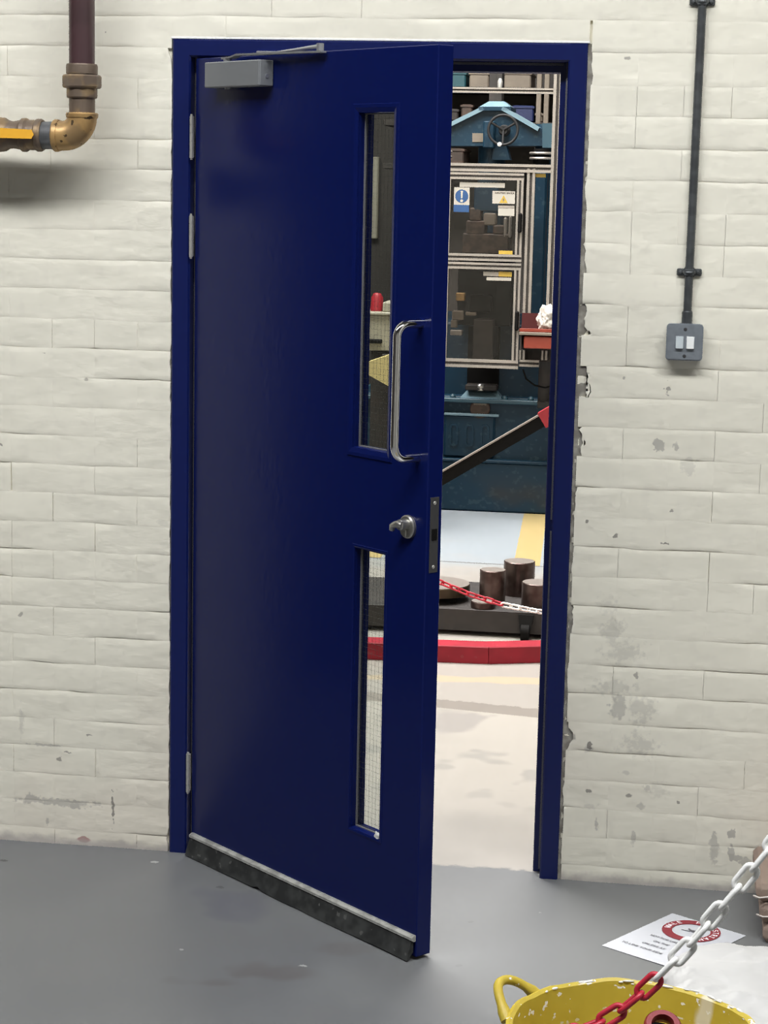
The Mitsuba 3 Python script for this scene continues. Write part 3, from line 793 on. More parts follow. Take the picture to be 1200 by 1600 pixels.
put('base', lathe([(0, 0), (.15, 0), (.15, .02), (.06, .05), (.02, .06), (0, .06)], (top[0] + .03, top[1], 0), (0, 0, 1), 40), 'black', cp, 30)

# paper notice on the floor
pA = np.array([1.158, -.441]); pu = np.array([.549, .836]); pr = np.array([.836, -.549])
PM = axes([pA[0], pA[1], .0008], [pr[0], pr[1], 0], [pu[0], pu[1], 0], [0, 0, 1])   # page space: x to the right, y up the page


def P(m):
    m = m.copy(); m.apply_transform(PM); return m


g = np.meshgrid(np.linspace(0, .21, 8), np.linspace(0, .297, 11))
pv = np.stack([g[0].ravel(), g[1].ravel(), .0004 + .004 * np.clip((g[0].ravel() + .297 - g[1].ravel()) / .5 - .75, 0, 1)], -1)
pf = [[i * 8 + j, i * 8 + j + 1, (i + 1) * 8 + j + 1] for i in range(10) for j in range(7)] + [[i * 8 + j, (i + 1) * 8 + j + 1, (i + 1) * 8 + j] for i in range(10) for j in range(7)]
pn = put('paper_notice', P(trimesh.Trimesh(pv, pf, process=False)), 'paper_white', None, False, 'white printed notice with a red ring emblem lying on the grey floor', 'paper notice')
RC, R0, R1 = (.101, .226), .046, .070
ring = Point(*RC).buffer(R1, quad_segs=16).difference(Point(*RC).buffer(R0, quad_segs=16))
mk = lambda poly, z: prism(poly, .0004, axes([0, 0, z], [1, 0, 0], [0, 1, 0], [0, 0, 1]))
put('ring_emblem', P(mk(ring, .0016)), 'ink_red', pn, False)
let = []
for i, ch in enumerate('MALE  PEDESTRIAN'):
    if i == 4:
        put('ring_lettering', P(cat_(let)), 'ink_white', pn, False, kind='stuff'); let = []
    if ch == ' ':
        continue
    a = math.radians(200 - i * 15.5)
    m = meshkit.text_mesh(ch, .0135, .0004, True); m.apply_translation([-.005, 0, 0])
    c, s = math.cos(a - math.pi / 2), math.sin(a - math.pi / 2)
    m.apply_transform(axes([RC[0] + (R0 + .0055) * math.cos(a), RC[1] + (R0 + .0055) * math.sin(a), .0022], [c, s, 0], [-s, c, 0], [0, 0, 1])); let.append(m)
put('ring_lettering', P(cat_(let)), 'ink_white', pn, False, kind='stuff')
put('emblem_figure', P(cat_([mk(Polygon([(.085, .238), (.098, .232), (.118, .236), (.122, .228), (.104, .222), (.09, .230)]), .0016), mk(Polygon([(.078, .219), (.1, .223), (.1, .220), (.078, .217)]), .0016)])), 'ink_dark', pn, False)
txt = []
for s, x, y in (('NOT FOR USE', .045, .132), ('ON THE', .072, .105), ('UNLESS AT', .058, .079), ('TO LINE YOUR SIDE', .020, .050)):
    m = meshkit.text_mesh(s, .0085, .0004); m.apply_translation([x, y, .0016]); txt.append(m)
put('lettering', P(cat_(txt)), 'ink_dark', pn, False)

# white sack beside the tub
def sack(cx, cy, lx, ly, h, rot, seed):
    m = trimesh.creation.icosphere(6, 1.0)
    v = m.vertices.copy()
    r = (np.abs(v[:, :2]) ** 5.0).sum(1) ** (1 / 5.0)                       # rounded-rectangle plan, pillow section
    th = np.arcsin(np.clip(v[:, 2], -1, 1))
    plan = v[:, :2] / np.maximum(r, 1e-9)[:, None]
    rad = np.cos(th) ** .55
    v = np.c_[plan * rad[:, None], np.sign(v[:, 2]) * np.abs(np.sin(th)) ** 1.0]
    v[:, 2] = np.maximum(v[:, 2], -.62)
    v *= [lx / 2, ly / 2, h / 1.62]
    v[:, 2] += .62 * h / 1.62
    edge = np.clip(rad, 0, 1) ** 6
    m.vertices = v
    n = m.vertex_normals.copy()
    a = np.arctan2(v[:, 1], v[:, 0])
    d = (meshkit.fbm(v * 5, 3, seed) - .5) * .040                           # slumped fill
    d += -.014 * np.abs(meshkit.fbm(np.stack([v[:, 0] * 9 + v[:, 1] * 4, v[:, 1] * 7 - v[:, 0] * 3, v[:, 2] * 5], -1), 3, seed + 3) * 2 - 1) ** .7
    d += -.007 * np.clip(1 - 7 * np.abs(meshkit.fbm(np.stack([v[:, 0] * 6 - v[:, 1] * 5, v[:, 1] * 6 + v[:, 0] * 4, v[:, 2] * 6], -1), 3, seed + 9) - .5), 0, 1)
    d += (meshkit.fbm(v * 28, 3, seed + 12) - .5) * .006
    d += edge * .012 * (meshkit.fbm(np.stack([np.cos(a) * 9, np.sin(a) * 9, v[:, 2] * 4], -1), 3, seed + 6) - .5) * 2
    v = v + n * d[:, None] * np.clip(v[:, 2:3] / .03, 0, 1)
    c, s_ = math.cos(rot), math.sin(rot)
    v = np.stack([v[:, 0] * c - v[:, 1] * s_ + cx, v[:, 0] * s_ + v[:, 1] * c + cy, np.maximum(v[:, 2], .001)], -1)
    return trimesh.Trimesh(v, m.faces, process=False)


wsk = put('sack', sack(1.65, -.985, .70, .80, .15, .08, 6), 'sack_white', None, True, 'crumpled white plastic sack on the floor behind the yellow tub', 'sack')

# brown paper sacks at the right edge, with string loops
for i in range(3):
    z0 = .001 + i * .046
    m = trimesh.util.concatenate([box(1.535 - .010 * i, 1.98, -.352 + .012 * i, -.032, z0, z0 + .045, .012)])
    m = m.subdivide().subdivide()
    k = put('paper_sack', rough(m, .004, 14, i), 'kraft', None, 40, ('bottom', 'middle', 'topmost')[i] + ' brown paper sack with string loop, stacked at the right edge by the wall', 'paper sack', 'brown sacks stacked by the wall')
    if i:
        xs = 1.535 - .010 * i
        put('string_loop', tube([(xs + .002, -.30, z0 + .002), (xs - .006, -.31, z0 + .010), (xs + .006, -.345, z0 + .018), (xs + .05, -.356 + .012 * i - .003, z0 + .022), (xs + .12, -.357 + .012 * i - .003, z0 + .020)], .0022, 7), 'string_white', k, True)

# ------------------------------------------------------------------ workshop beyond: near things
KT = .065
def kerb_seg(a, b, wd=.095):
    a, b = np.array(a), np.array(b); u = (b - a) / np.linalg.norm(b - a); nn = np.array([-u[1], u[0]])
    return hull([[*(p + nn * o), z] for p in (a + u * .001, b - u * .001) for o, z in ((0, .001), (0, KT - .003), (.003, KT), (wd, KT), (wd, .001))])
kb = thing('kerb', 'red painted timber floor kerb beyond the doorway, bending at a joint', 'kerb')
kp = [(-.62, 2.10), (-.12, 2.235), (.623, 2.290), (1.02, 2.432), (1.55, 2.62)]
for a, b in zip(kp[:-1], kp[1:]):
    put('rail', kerb_seg(a, b), 'kerb_red', kb, False)

tr = thing('trolley', 'dark grey steel platform trolley behind the red kerb', 'trolley')
put('platform', cat_([box(-.15, 1.05, 2.75, 2.762, .018, .102, .002), box(-.15, 1.05, 3.30, 3.312, .018, .102, .002), box(-.15, -.138, 2.75, 3.312, .018, .102, .002), box(1.038, 1.05, 2.75, 3.312, .018, .102, .002), box(-.15, 1.05, 2.75, 3.312, .097, .105, .001)]), 'trolley_grey', tr, False)
def castor(x, y):
    w = put('castor', cat_([cyl((x - .016, y - .05, .032), (x + .016, y - .05, .032), .031, 24)]), 'black', tr, 30, label='black rubber castor')
    put('fork', cat_([hull([(x - .03, y - .03, .098), (x + .03, y - .03, .098), (x - .02, y - .06, .03), (x + .02, y - .06, .03), (x - .03, y + .02, .098), (x + .03, y + .02, .098)]), ]), 'black', w, False)
castor(.725, 2.765); castor(-.03, 2.765); castor(.725, 3.33); castor(-.03, 3.33)
DZ = .1055
def billet(x, y, r, h, label, band=None):
    k = put('steel_billet', lathe([(0, 0), (r, 0), (r, h - .003), (r - .003, h)], (x, y, DZ), (0, 0, 1), 48), 'billet', None, 30, label, 'steel billet', 'steel billets on the trolley')
    put('machined_end', lathe([(r - .003, h), (0, h)], (x, y, DZ), (0, 0, 1), 48), 'billet_top', k, 30)
billet(.575, 2.90, .0525, .137, 'shiny brown steel billet standing leftmost on the trolley')
billet(.665, 3.10, .064, .140, 'wide dark steel billet standing behind the other two billets')
billet(.758, 2.90, .066, .095, 'short wide steel billet standing rightmost on the trolley')
def disc(x, y, z, r, h, m, label):
    k = put('steel_disc', lathe([(0, 0), (r, 0), (r + .001, .003), (r + .001, h - .004), (r - .002, h)], (x, y, z), (0, 0, 1), 56), m, None, 30, label, 'metal disc')
    put('machined_face', lathe([(r - .002, h), (0, h)], (x, y, z), (0, 0, 1), 56), 'billet_top', k, 30)
    return k
k = disc(.345, 2.93, DZ + .026, .135, .040, 'brass_disc', 'large brown metal disc raised on blocks on the trolley, left of the billets')
for a in (200, 320, 80):
    put('foot', box(.345 + .10 * math.cos(math.radians(a)) - .014, .345 + .10 * math.cos(math.radians(a)) + .014, 2.93 + .10 * math.sin(math.radians(a)) - .014, 2.93 + .10 * math.sin(math.radians(a)) + .014, DZ, DZ + .0262, .002), 'black', k, False)
disc(.548, 2.805, DZ, .048, .027, 'billet', 'small round steel disc lying in front of the leftmost billet')

# the far chain
bc = thing('barrier_chain', 'red and white plastic chain strung across beyond the doorway, before the trolley', 'chain')
Yc = 2.52
L_ = [at(640, 889, Yc), at(684, 908, Yc), at(735, 929, Yc), at(786, 945, Yc), at(845, 956, Yc), at(905, 961, Yc)]
pl = np.array(L_); tt_ = np.linspace(0, 5, 60)
cv = np.stack([np.interp(tt_, np.arange(6), pl[:, i]) for i in range(3)], -1)
chain(bc, cv, .0345, .027, .0078, lambda c, i: 'plastic_red' if c[0] < pl[3][0] - .002 else 'plastic_white', .5)
for pp_, lb in ((L_[0], 'slim white post holding the far chain behind the door leaf'), (L_[-1], 'slim white post holding the far chain behind the right jamb')):
    k = thing('chain_post', lb, 'post')
    put('pole', cyl((pp_[0], pp_[1] + .02, .02), (pp_[0], pp_[1] + .02, pp_[2] + .03), .009, 18), 'plastic_white', k, 40)
    put('base', lathe([(0, 0), (.024, 0), (.024, .012), (.012, .024), (0, .024)], (pp_[0], pp_[1] + .02, .0), (0, 0, 1), 28), 'plastic_white', k, 30)

# black boom on a red stand
YB = 3.5
b0, b1 = np.array([-.50, YB, .040]), at(846, 648, YB)
u = (b1 - b0) / np.linalg.norm(b1 - b0); nn = np.array([-u[2], 0, u[0]])
b0 = b1 - u * 1.45
lb_ = thing('lifting_boom', 'black steel lifting boom slanting up to a red socket, in front of the blue press', 'boom')
def bar(p, q, h, y0, y1):
    return hull([[*(np.array(r) + nn * o)[[0]], y, (np.array(r) + nn * o)[2]] for r in (p, q) for o in (0, -h) for y in (y0, y1)])
put('arm', bar(b0, b1, .050, YB, YB + .05), 'black', lb_, False)
put('lit_top_flange', bar(b0 + nn * .0055, b1 + nn * .0055, .006, YB - .004, YB + .054), 'billet_top', lb_, False, label='bright top edge with the light from above put into its colour')  # pale metal stands in for light caught along the top
sk = put('socket', bar(b1 - u * .012 + nn * .013, b1 + u * .16 + nn * .013, .072, YB - .008, YB + .058), 'signal_red', lb_, False, label='red end socket')
put('post', cat_([box(.80, .86, YB - .005, YB + .055, 0.02, .95, .003), box(.66, 1.0, YB - .06, YB + .11, .001, .03, .003)]), 'signal_red', lb_, False)

# ------------------------------------------------------------------ the blue press
YP = 5.80
def zat(py, Y, px=765): return at(px, py, Y)[2]
def xat(px, Y, py=400): return at(px, py, Y)[0]
pz = thing('hydraulic_press', 'large blue cast iron press with a handwheel standing behind the guard frame', 'press machine')
zb = [zat(v, YP) for v in (722, 660, 628, 574)]
put('plinth', box(-.52, .86, YP, 7.0, .001, zb[0], .01), 'press_blue', pz, False)
put('plinth_ledge', box(-.53, .87, YP - .012, 7.0, zb[0] - .005, zb[0] + .012, .004), 'press_blue', pz, False)
put('bed', box(-.47, .82, YP + .05, 6.95, zb[0], zb[2] + .02, .012), 'press_blue', pz, False)
bl = put('bed_ledge', box(-.49, .84, YP + .0, 6.97, zb[2] - .010, zb[2] + .014, .005), 'press_mid', pz, False, label='ledge with bolt lugs, light from above put into its paler paint')  # paler than the bed: light on the ledge painted in
for px in (707, 788, 829, 560):
    x = xat(px, YP, 622)
    put('bolt', cat_([lathe([(0, 0), (.016, 0), (.016, .012), (.010, .022), (0, .024)], (x, YP + .02, zb[2] + .012), (0, 0, 1), 18)]), 'press_mid', bl, 30)
put('upper_bed', box(-.40, .75, YP + .14, 6.9, zb[2], 1.02, .012), 'press_blue', pz, False)
x0, x1 = xat(692, YP, 690), xat(772, YP, 690)
put('cover_plate', box(x0, x1, YP + .03, YP + .06, zat(718, YP), zat(650, YP), .012), 'press_blue', pz, False)
put('cover_lip', box(x0, x1 + .02, YP + .015, YP + .06, zat(652, YP), zat(648, YP), .003), 'press_blue_lit', pz, False)
for i in range(3):
    xa = x0 + .03 + i * .085
    put('raised_letter', xz_prism(round_rect(xa, xa + .05, zat(700, YP), zat(665, YP), .02).difference(round_rect(xa + .012, xa + .038, zat(697, YP), zat(668, YP), .012)), YP + .022, YP + .032), 'press_blue', pz, False)
c = at(749, 640, YP)
put('maker_disc', lathe([(0, 0), (.055, 0), (.055, .012), (.05, .016), (0, .016)], (c[0], YP + .045, c[2]), (0, -1, 0), 36), 'rust', pz, 30, label='round rusty maker disc')
put('disc_plate', box(c[0] - .035, c[0] + .035, YP + .022, YP + .032, c[2] + .022, c[2] + .036), 'crate_beige', pz, False)
# recess with ram table and eye bolt
xr0, xr1 = xat(726, YP, 590), xat(776, YP, 590)
put('recess_shade', box(xr0, xr1, YP + .125, YP + .16, zb[2] + .06, 1.0), 'black', pz, False)  # black block stands in for the shade of an open recess
put('table_block', cat_([box(xr0 - .0, xr1, YP + .03, YP + .14, zat(612, YP), zat(603, YP), .006)]), 'dark_brown', pz, False)
put('eye_bolt', lathe([(0, 0), (.022, 0), (.022, .012), (.026, .016), (.026, .026), (.018, .036), (0, .04)], (xat(750, YP, 606), YP + .05, zat(612, YP)), (0, 0, 1), 24), 'satin_metal', pz, 30)
put('press_foot_slope', hull([[xr0 - .03, YP + .02, zb[2] + .010], [xr1 + .03, YP + .02, zb[2] + .010], [xr0 + .01, YP + .14, zat(612, YP)], [xr1 - .01, YP + .14, zat(612, YP)], [xr0 - .03, YP + .14, zb[2] + .01], [xr1 + .03, YP + .14, zb[2] + .01]]), 'press_blue_lit', pz, False)
# columns and crosshead
for px in (661, 847):
    x = xat(px, 6.1, 300)
    put('column', cyl((x, 6.2, 1.0), (x, 6.2, zat(192, 6.1)), .055, 32), 'press_blue', pz, 40)
YC = 5.98
cx = lambda px, py: [at(px, py, YC)[0], at(px, py, YC)[2]]
cross = [cx(655, 228), cx(655, 222), cx(676, 214), cx(757, 167), cx(785, 167), cx(842, 203), cx(852, 193), cx(861, 193), cx(861, 230), cx(830, 230), cx(800, 227), cx(690, 228)]
put('crosshead', xz_prism([cx(652, 228), cx(652, 222), cx(757, 172), cx(784, 172), cx(840, 200), cx(850, 201), cx(850, 228)], YC, YC + .30), 'press_blue', pz, False)
put('crosshead_boss', xz_prism([cx(848, 193), cx(864, 193), cx(864, 231), cx(848, 231)], YC - .03, YC + .33), 'press_mid', pz, False)
a_, b_ = cx(652, 223), cx(757, 171)
def rim_bar(p, q, th=.018, y0=YC - .03, y1=YC + .33):
    d = np.array(q) - np.array(p); d /= np.linalg.norm(d); m_ = np.array([-d[1], d[0]])
    return hull([[(np.array(r) + m_ * o)[0], y, (np.array(r) + m_ * o)[1]] for r in (p, q) for o in (-.004, th) for y in (y0, y1)])
put('crosshead_rim', rim_bar(a_, b_), 'press_blue_lit', pz, False)
put('crosshead_rim', rim_bar(cx(784, 171), cx(841, 204)), 'press_blue_lit', pz, False)
put('crosshead_cap', hull([[*[cx(px, py)[0]], y, cx(px, py)[1]] for px, py in ((748, 168), (799, 168), (763, 158), (787, 158)) for y in ((YC - .03, YC + .3) if py > 160 else (YC + .03, YC + .25))]), 'press_blue_lit', pz, False)
put('cap_base', xz_prism([cx(749, 173), cx(799, 173), cx(799, 167), cx(749, 167)], YC - .03, YC + .3), 'press_blue', pz, False)
put('name_plate', xz_prism([cx(738, 222), cx(756, 222), cx(756, 208), cx(738, 208)], YC - .004, YC + .001), 'crate_beige', pz, False)
sx = lambda px, Y, py=140: at(px, py, Y)[0]
put('screw_column', cat_([box(sx(765, 6.1), sx(777, 6.1), 6.08, 6.2, zat(165, 6.1), 2.75), box(sx(777, 6.1), sx(785, 6.1), 6.06, 6.2, zat(158, 6.1), 2.75)]), 'dark_brown', pz, False)
put('screw_nut', lathe([(0, 0), (.012, 0), (.014, .015), (.014, .035), (.008, .05), (0, .05)], (sx(781, 6.04), 6.045, zat(137, 6.04)), (0, 0, 1), 18), 'hinge_steel', pz, 30)
# handwheel
YW = 5.84
hc = at(786, 203, YW); hr = .078
hw = put('handwheel', tube([(hc[0] + hr * math.cos(a), YW, hc[2] + hr * math.sin(a)) for a in np.arange(40) * math.pi / 20], .0075, 12, closed=True), 'wheel_dark', pz, 40, label='round steel handwheel')
for a in (90 + 160, 90 + 40, 90 - 80):
    a = math.radians(a + 20)
    put('spoke', tube([(hc[0], YW + .02, hc[2]), (hc[0] + hr * math.cos(a), YW, hc[2] + hr * math.sin(a))], .0065, 10), 'wheel_dark', hw, 40)
put('hub', lathe([(0, 0), (.030, 0), (.030, .05), (.022, .06), (.022, .10), (0, .10)], (hc[0], YW + .12, hc[2]), (0, -1, 0), 28), 'wheel_dark', hw, 30)
put('knob', lathe([(0, 0), (.008, 0), (.012, .012), (.012, .03), (0, .036)], (hc[0] - .014, YW - .003, hc[2] - hr + .002), (0, -1, 0), 18), 'plastic_white', hw, 30)
put('wheel_bracket', cat_([box(hc[0] - .11, hc[0] - .05, YC - .10, YC + .02, zat(232, YC), zat(190, YC), .006), xz_prism([cx(770, 250), cx(798, 250), cx(792, 228), cx(772, 228)], YC - .05, YC + .1)]), 'press_blue', pz, False)
put('ram', cyl((xat(768, 6.1, 240), 6.12, 1.25), (xat(768, 6.1, 240), 6.12, zat(229, 6.1)), .075, 36), 'press_blue', pz, 40)
# reels left and right on top of the guard
for px, py, rr_ in ((846, 240, .062), (846, 248, .062), (690, 240, .055), (690, 248, .055)):
    put('spring_disc', lathe([(0, 0), (rr_, 0), (rr_ + .004, .006), (rr_, .014), (0, .014)], (xat(px, 5.95, py), 5.95, zat(py, 5.95)), (0, 0, 1), 36), 'alu' if py > 0 else 'black', pz, 30)
for px in (846, 690):
    put('spring_core', cyl((xat(px, 5.95, 245), 5.95, zat(255, 5.95)), (xat(px, 5.95, 245), 5.95, zat(231, 5.95)), .043, 24), 'black', pz, 30)

# ------------------------------------------------------------------ guard frame of slotted aluminium bars
YG = 5.50
gf = thing('machine_guard', 'slotted aluminium guard frame with two glazed doors round the blue press', 'machine guard')
def section(w, d):
    h, s = w / 2, w * .16
    return Polygon([(-h, 0), (-s, 0), (-s, d * .45), (s, d * .45), (s, 0), (h, 0), (h, d), (s, d), (s, d * .6), (-s, d * .6), (-s, d), (-h, d)])
SLOTS = []
def flush(parent):
    for b in SLOTS:
        put('shade_strip', b, 'slot_shade', parent, False)  # dark strip laid in each groove to deepen its shade
    SLOTS.clear()
def vbar(x, z0, z1, w=.040, y=YG, d=.04):
    SLOTS.append(box(x - w * .155, x + w * .155, y + d * .10, y + d * .44, z0 + .002, z1 - .002))
    m = prism(section(w, d), z1 - z0); m.apply_translation([x, y, z0]); return m
def hbar(z, x0, x1, w=.040, y=YG, d=.04):
    SLOTS.append(box(x0 + .002, x1 - .002, y + d * .10, y + d * .44, z - w * .155, z + w * .155))
    return prism(section(w, d), x1 - x0, axes([x0, y, z], [0, 0, 1], [0, 1, 0], [1, 0, 0]))
gx = lambda px, py=400: at(px, py, YG)[0]
gz = lambda py, px=765: at(px, py, YG)[2]
PW = .0345
parts = []
xl, xr = gx(697, 420), gx(809, 420)                    # door stiles
xp = gx(825, 420)                                      # middle post
xq = gx(862, 420)                                      # right post
put('post', vbar(xl - .040, gz(580), gz(255), .030), 'alu', gf, False)
put('post', cat_([vbar(xp, gz(505), gz(262), .042)]), 'alu', gf, False)
put('post', vbar(xq, gz(505), 2.9, .046), 'alu', gf, False)
put('rail', hbar(gz(262), xl - .06, xq - .02, .042, YG - .004), 'alu', gf, False)
put('rail', hbar(zat(141, 5.55), -.6, xq + .02, .028, 5.55), 'alu', gf, False)
put('rail', hbar(gz(568, 830), gx(811, 568), gx(842, 568), .036), 'alu', gf, False)
put('lower_post', vbar(gx(815, 565), gz(560), gz(545), .03), 'alu', gf, False)
put('lower_post', vbar(gx(850, 565), gz(560), gz(545), .03), 'alu', gf, False)
put('lower_post', vbar(gx(806, 565), gz(576), gz(410), .022, YG + .001), 'alu', gf, False)
flush(gf)
def guard_door(pt, pb, gt, gb):
    d = put('guard_door', cat_([hbar(gz((pt + gt) / 2), xl - .020, xr + .018, abs(gz(pt) - gz(gt)), YG - .012, .03), hbar(gz((pb + gb) / 2), xl - .020, xr + .018, abs(gz(pb) - gz(gb)), YG - .012, .03),
                                vbar(xl, gz(gb), gz(gt), .028, YG - .012, .03), vbar(xr, gz(gb), gz(gt), .034, YG - .012, .03)]), 'alu', gf, False)
    flush(d)
    x0, x1, z0, z1 = xl + .014, xr - .014, gz(gb) - .002, gz(gt) + .002
    put('pane', ([[x0, YG + .003, z0], [x1, YG + .003, z0], [x1, YG + .003, z1], [x0, YG + .003, z1]], [[0, 1, 2], [0, 2, 3]]), 'guard_glass', d, False)
    zc = gz((gt + gb) / 2 + 8)
    put('handle', cat_([box(xr - .004, xr + .016, YG - .045, YG - .012, zc - .05, zc + .05, .006)]), 'black', d, False)
    return d
d1 = guard_door(270, 408, 281, 397)
d2 = guard_door(410.5, 575, 421, 562)
for py in (295, 383, 430, 547):
    put('hinge_block', box(xl - .034, xl - .014, YG - .02, YG - .002, gz(py) - .02, gz(py) + .02, .003), 'black', gf, False)
# stickers
def sticker(door, x0p, x1p, y0p, y1p, m, label, name='sticker', y=YG + .0005):
    a, b = at(x0p, y1p, y), at(x1p, y0p, y)
    return put(name, box(a[0], b[0], y, y + .0015, a[2], b[2]), m, door, False, label=label), (a, b)
k, (a, b) = sticker(d1, 709, 734, 293, 320, 'sticker', 'white and blue mandatory sign with an exclamation mark')
c = ((a[0] + b[0]) / 2, (a[2] + b[2]) / 2)
put('disc', xz_prism(Point(*c).buffer(.034, quad_segs=12), YG - .001, YG + .0004), 'sign_blue', k, False)
put('exclamation_mark', cat_([xz_prism([(c[0] - .006, c[1] + .028), (c[0] + .006, c[1] + .028), (c[0] + .004, c[1] - .010), (c[0] - .004, c[1] - .010)], YG - .002, YG - .0008), xz_prism(Point(c[0], c[1] - .0235).buffer(.0075), YG - .002, YG - .0008)]), 'sticker', k, False)
sticker(d1, 708.5, 733, 320, 331, 'sign_blue', 'blue lower half of the mandatory sign')
k, (a, b) = sticker(d1, 769, 805, 299, 318, 'sticker', 'cream warning label with a yellow triangle')
c = ((a[0] + b[0]) / 2, (a[2] + b[2]) / 2)
put('triangle', xz_prism([(c[0] - .022, a[2] + .004), (c[0] + .022, a[2] + .004), (c[0], a[2] + .044)], YG - .001, YG + .0004), 'sticker_yellow', k, False)
put('bolt_mark', xz_prism([(c[0] - .004, a[2] + .008), (c[0] + .006, a[2] + .020), (c[0] + .001, a[2] + .020), (c[0] + .004, a[2] + .032), (c[0] - .006, a[2] + .018), (c[0], a[2] + .018)], YG - .002, YG - .0008), 'ink_dark', k, False)
def words(s, h, x, z, key):
    m = meshkit.text_mesh(s, h, .0008, True)
    m.apply_transform(axes([x, YG - .0002, z], [1, 0, 0], [0, 0, 1], [0, -1, 0]))
    put('lettering', m, 'rust', key, False)
words('ELECTRIC SHOCK', .0085, a[0] + .012, b[2] - .014, k)
sticker(d1, 778, 804, 326, 337, 'sticker', 'small white label below the warning label')
sticker(d1, 778, 804, 321.5, 325, 'alu', 'thin grey label strip')
sticker(d1, 718, 789, 286, 292, 'sticker', 'long pale label strip along the top')
sticker(d1, 779, 801, 392, 397, 'sticker_yellow', 'yellow label strip')
sticker(d2, 779, 800, 425, 432, 'sticker_yellow', 'yellow label strip')
sticker(d2, 755, 779, 425, 431, 'alu', 'grey label strip')
sticker(d2, 760, 799, 434, 438, 'sticker', 'white label strip')
sticker(gf, 834, 853, 271.5, 277, 'sticker_yellow', 'yellow label on the side panel', y=YG + .02)
# what stands inside the guard
YI = 5.72
ix = lambda px, py=400: at(px, py, YI)[0]
iz = lambda py, px=750: at(px, py, YI)[2]
def inside(name, label, cat, x0, x1, y0, y1, m, depth=.10, Y=YI, b=.006):
    a, c = at(x0, y1, Y), at(x1, y0, Y)
    return put(name, box(a[0], c[0], Y, Y + depth, a[2], c[2], b), m, None, False, label, cat)
dt = thing('die_set', 'brown steel tooling stack seen through the upper guard door', 'press tool')
for (x0, x1, y0, y1, m, dp) in ((722, 795, 366, 396, 'rust', .22), (728, 758, 345, 366, 'rust', .15), (733, 752, 325, 345, 'rust', .12), (755, 775, 333, 352, 'crate_beige', .1), (786, 792, 340, 372, 'alu', .05), (794, 799, 338, 372, 'alu', .05), (770, 788, 352, 366, 'rust', .1), (740, 780, 290, 330, 'press_blue', .2)):
    a, c = at(x0, y1, YI), at(x1, y0, YI)
    put('block', box(a[0], c[0], YI, YI + dp, a[2], c[2], .006), m, dt, False)
put('support', box(ix(716), ix(800), YI + .02, YI + .26, 1.021, iz(396), .004), 'black', dt, False)
mt = pz                                               # the clamp head of the press, behind the lower guard door
for (x0, x1, y0, y1, m, dp) in ((733, 768, 461, 487, 'black', .06), (706, 724, 486, 500, 'crate_beige', .05), (704, 714, 500, 512, 'crate_beige', .05), (703, 722, 516, 524, 'alu', .05), (727, 744, 488, 493, 'crate_beige', .05), (738, 771, 500, 562, 'dark_brown', .33)):
    a, c = at(x0, y1, YI - .1), at(x1, y0, YI - .1)
    put('clamp_block', box(a[0], c[0], YI - .1, YI - .1 + dp, a[2], c[2], .004), m, mt, False)
a, c = at(712, 470, YI - .1), at(726, 458, YI - .1)
put('brass_block', box(a[0], c[0], YI - .1, YI - .05, a[2], c[2], .004), 'bronze', mt, False)
put('side_column', box(xat(834, 5.75, 300), xat(854, 5.75, 300), 5.75, 5.9, .95, zat(268, 5.75, 845), .01), 'press_blue', pz, False)

# tool tray with red box, drawer and rag, right of the guard doors
YT = 5.30
tx = lambda px, py=520: at(px, py, YT)[0]
tz = lambda py, px=830: at(px, py, YT)[2]
sh = put('tool_shelf', box(tx(811), tx(872), YT, YT + .27, tz(524), tz(519.5), .002), 'crate_beige', None, False, 'narrow pale shelf beside the guard doors', 'shelf')
put('bracket', cat_([box(tx(812), tx(815), YT + .02, YT + .26, tz(548), tz(524), .001), box(tx(812), tx(880), YT + .26, YT + .275, tz(572), tz(524), .001)]), 'dark_brown', sh, False)
put('shelf_upright', box(tx(870), tx(874), YT + .05, YT + .09, .0, tz(524), .002), 'dark_brown', sh, False)
tb = thing('tool_box', 'open dark red tool box on the shelf beside the guard', 'tool box')
put('tray', cat_([box(tx(811), tx(866), YT + .02, YT + .03, tz(519), tz(514), .001), box(tx(811), tx(866), YT + .02, YT + .2, tz(519), tz(517), .001)]), 'orange', tb, False)
put('lid', hull([(tx(811), YT + .14, tz(517)), (tx(843), YT + .14, tz(517)), (tx(811), YT + .16, tz(492.5)), (tx(839), YT + .16, tz(492.5)), (tx(811), YT + .15, tz(517)), (tx(843), YT + .15, tz(517)), (tx(811), YT + .17, tz(492.5)), (tx(839), YT + .17, tz(492.5))]), 'tool_red', tb, False)
put('drawer_unit', box(tx(818, 534), tx(866, 534), YT + .01, YT + .22, tz(545), tz(526), .004), 'orange', None, False, 'orange plastic drawer hanging under the pale shelf', 'drawer')
rag = trimesh.creation.icosphere(4, 1.0)
rag.vertices = rag.vertices * (1 + .9 * (meshkit.fbm(rag.vertices * 2.6, 4, 3) - .5)[:, None])
rag.apply_scale([.050, .05, .070]); rag.apply_translation([tx(854, 500), YT + .08, tz(500) + .002])
rv = rag.vertices; low = np.clip((tz(512) - rv[:, 2]) / .05, 0, 1); rv[:, 0] -= low * .018; rag.vertices = rv
put('rag', rag, 'rag_white', None, True, 'crumpled white rag hanging over the red tool box', 'rag')
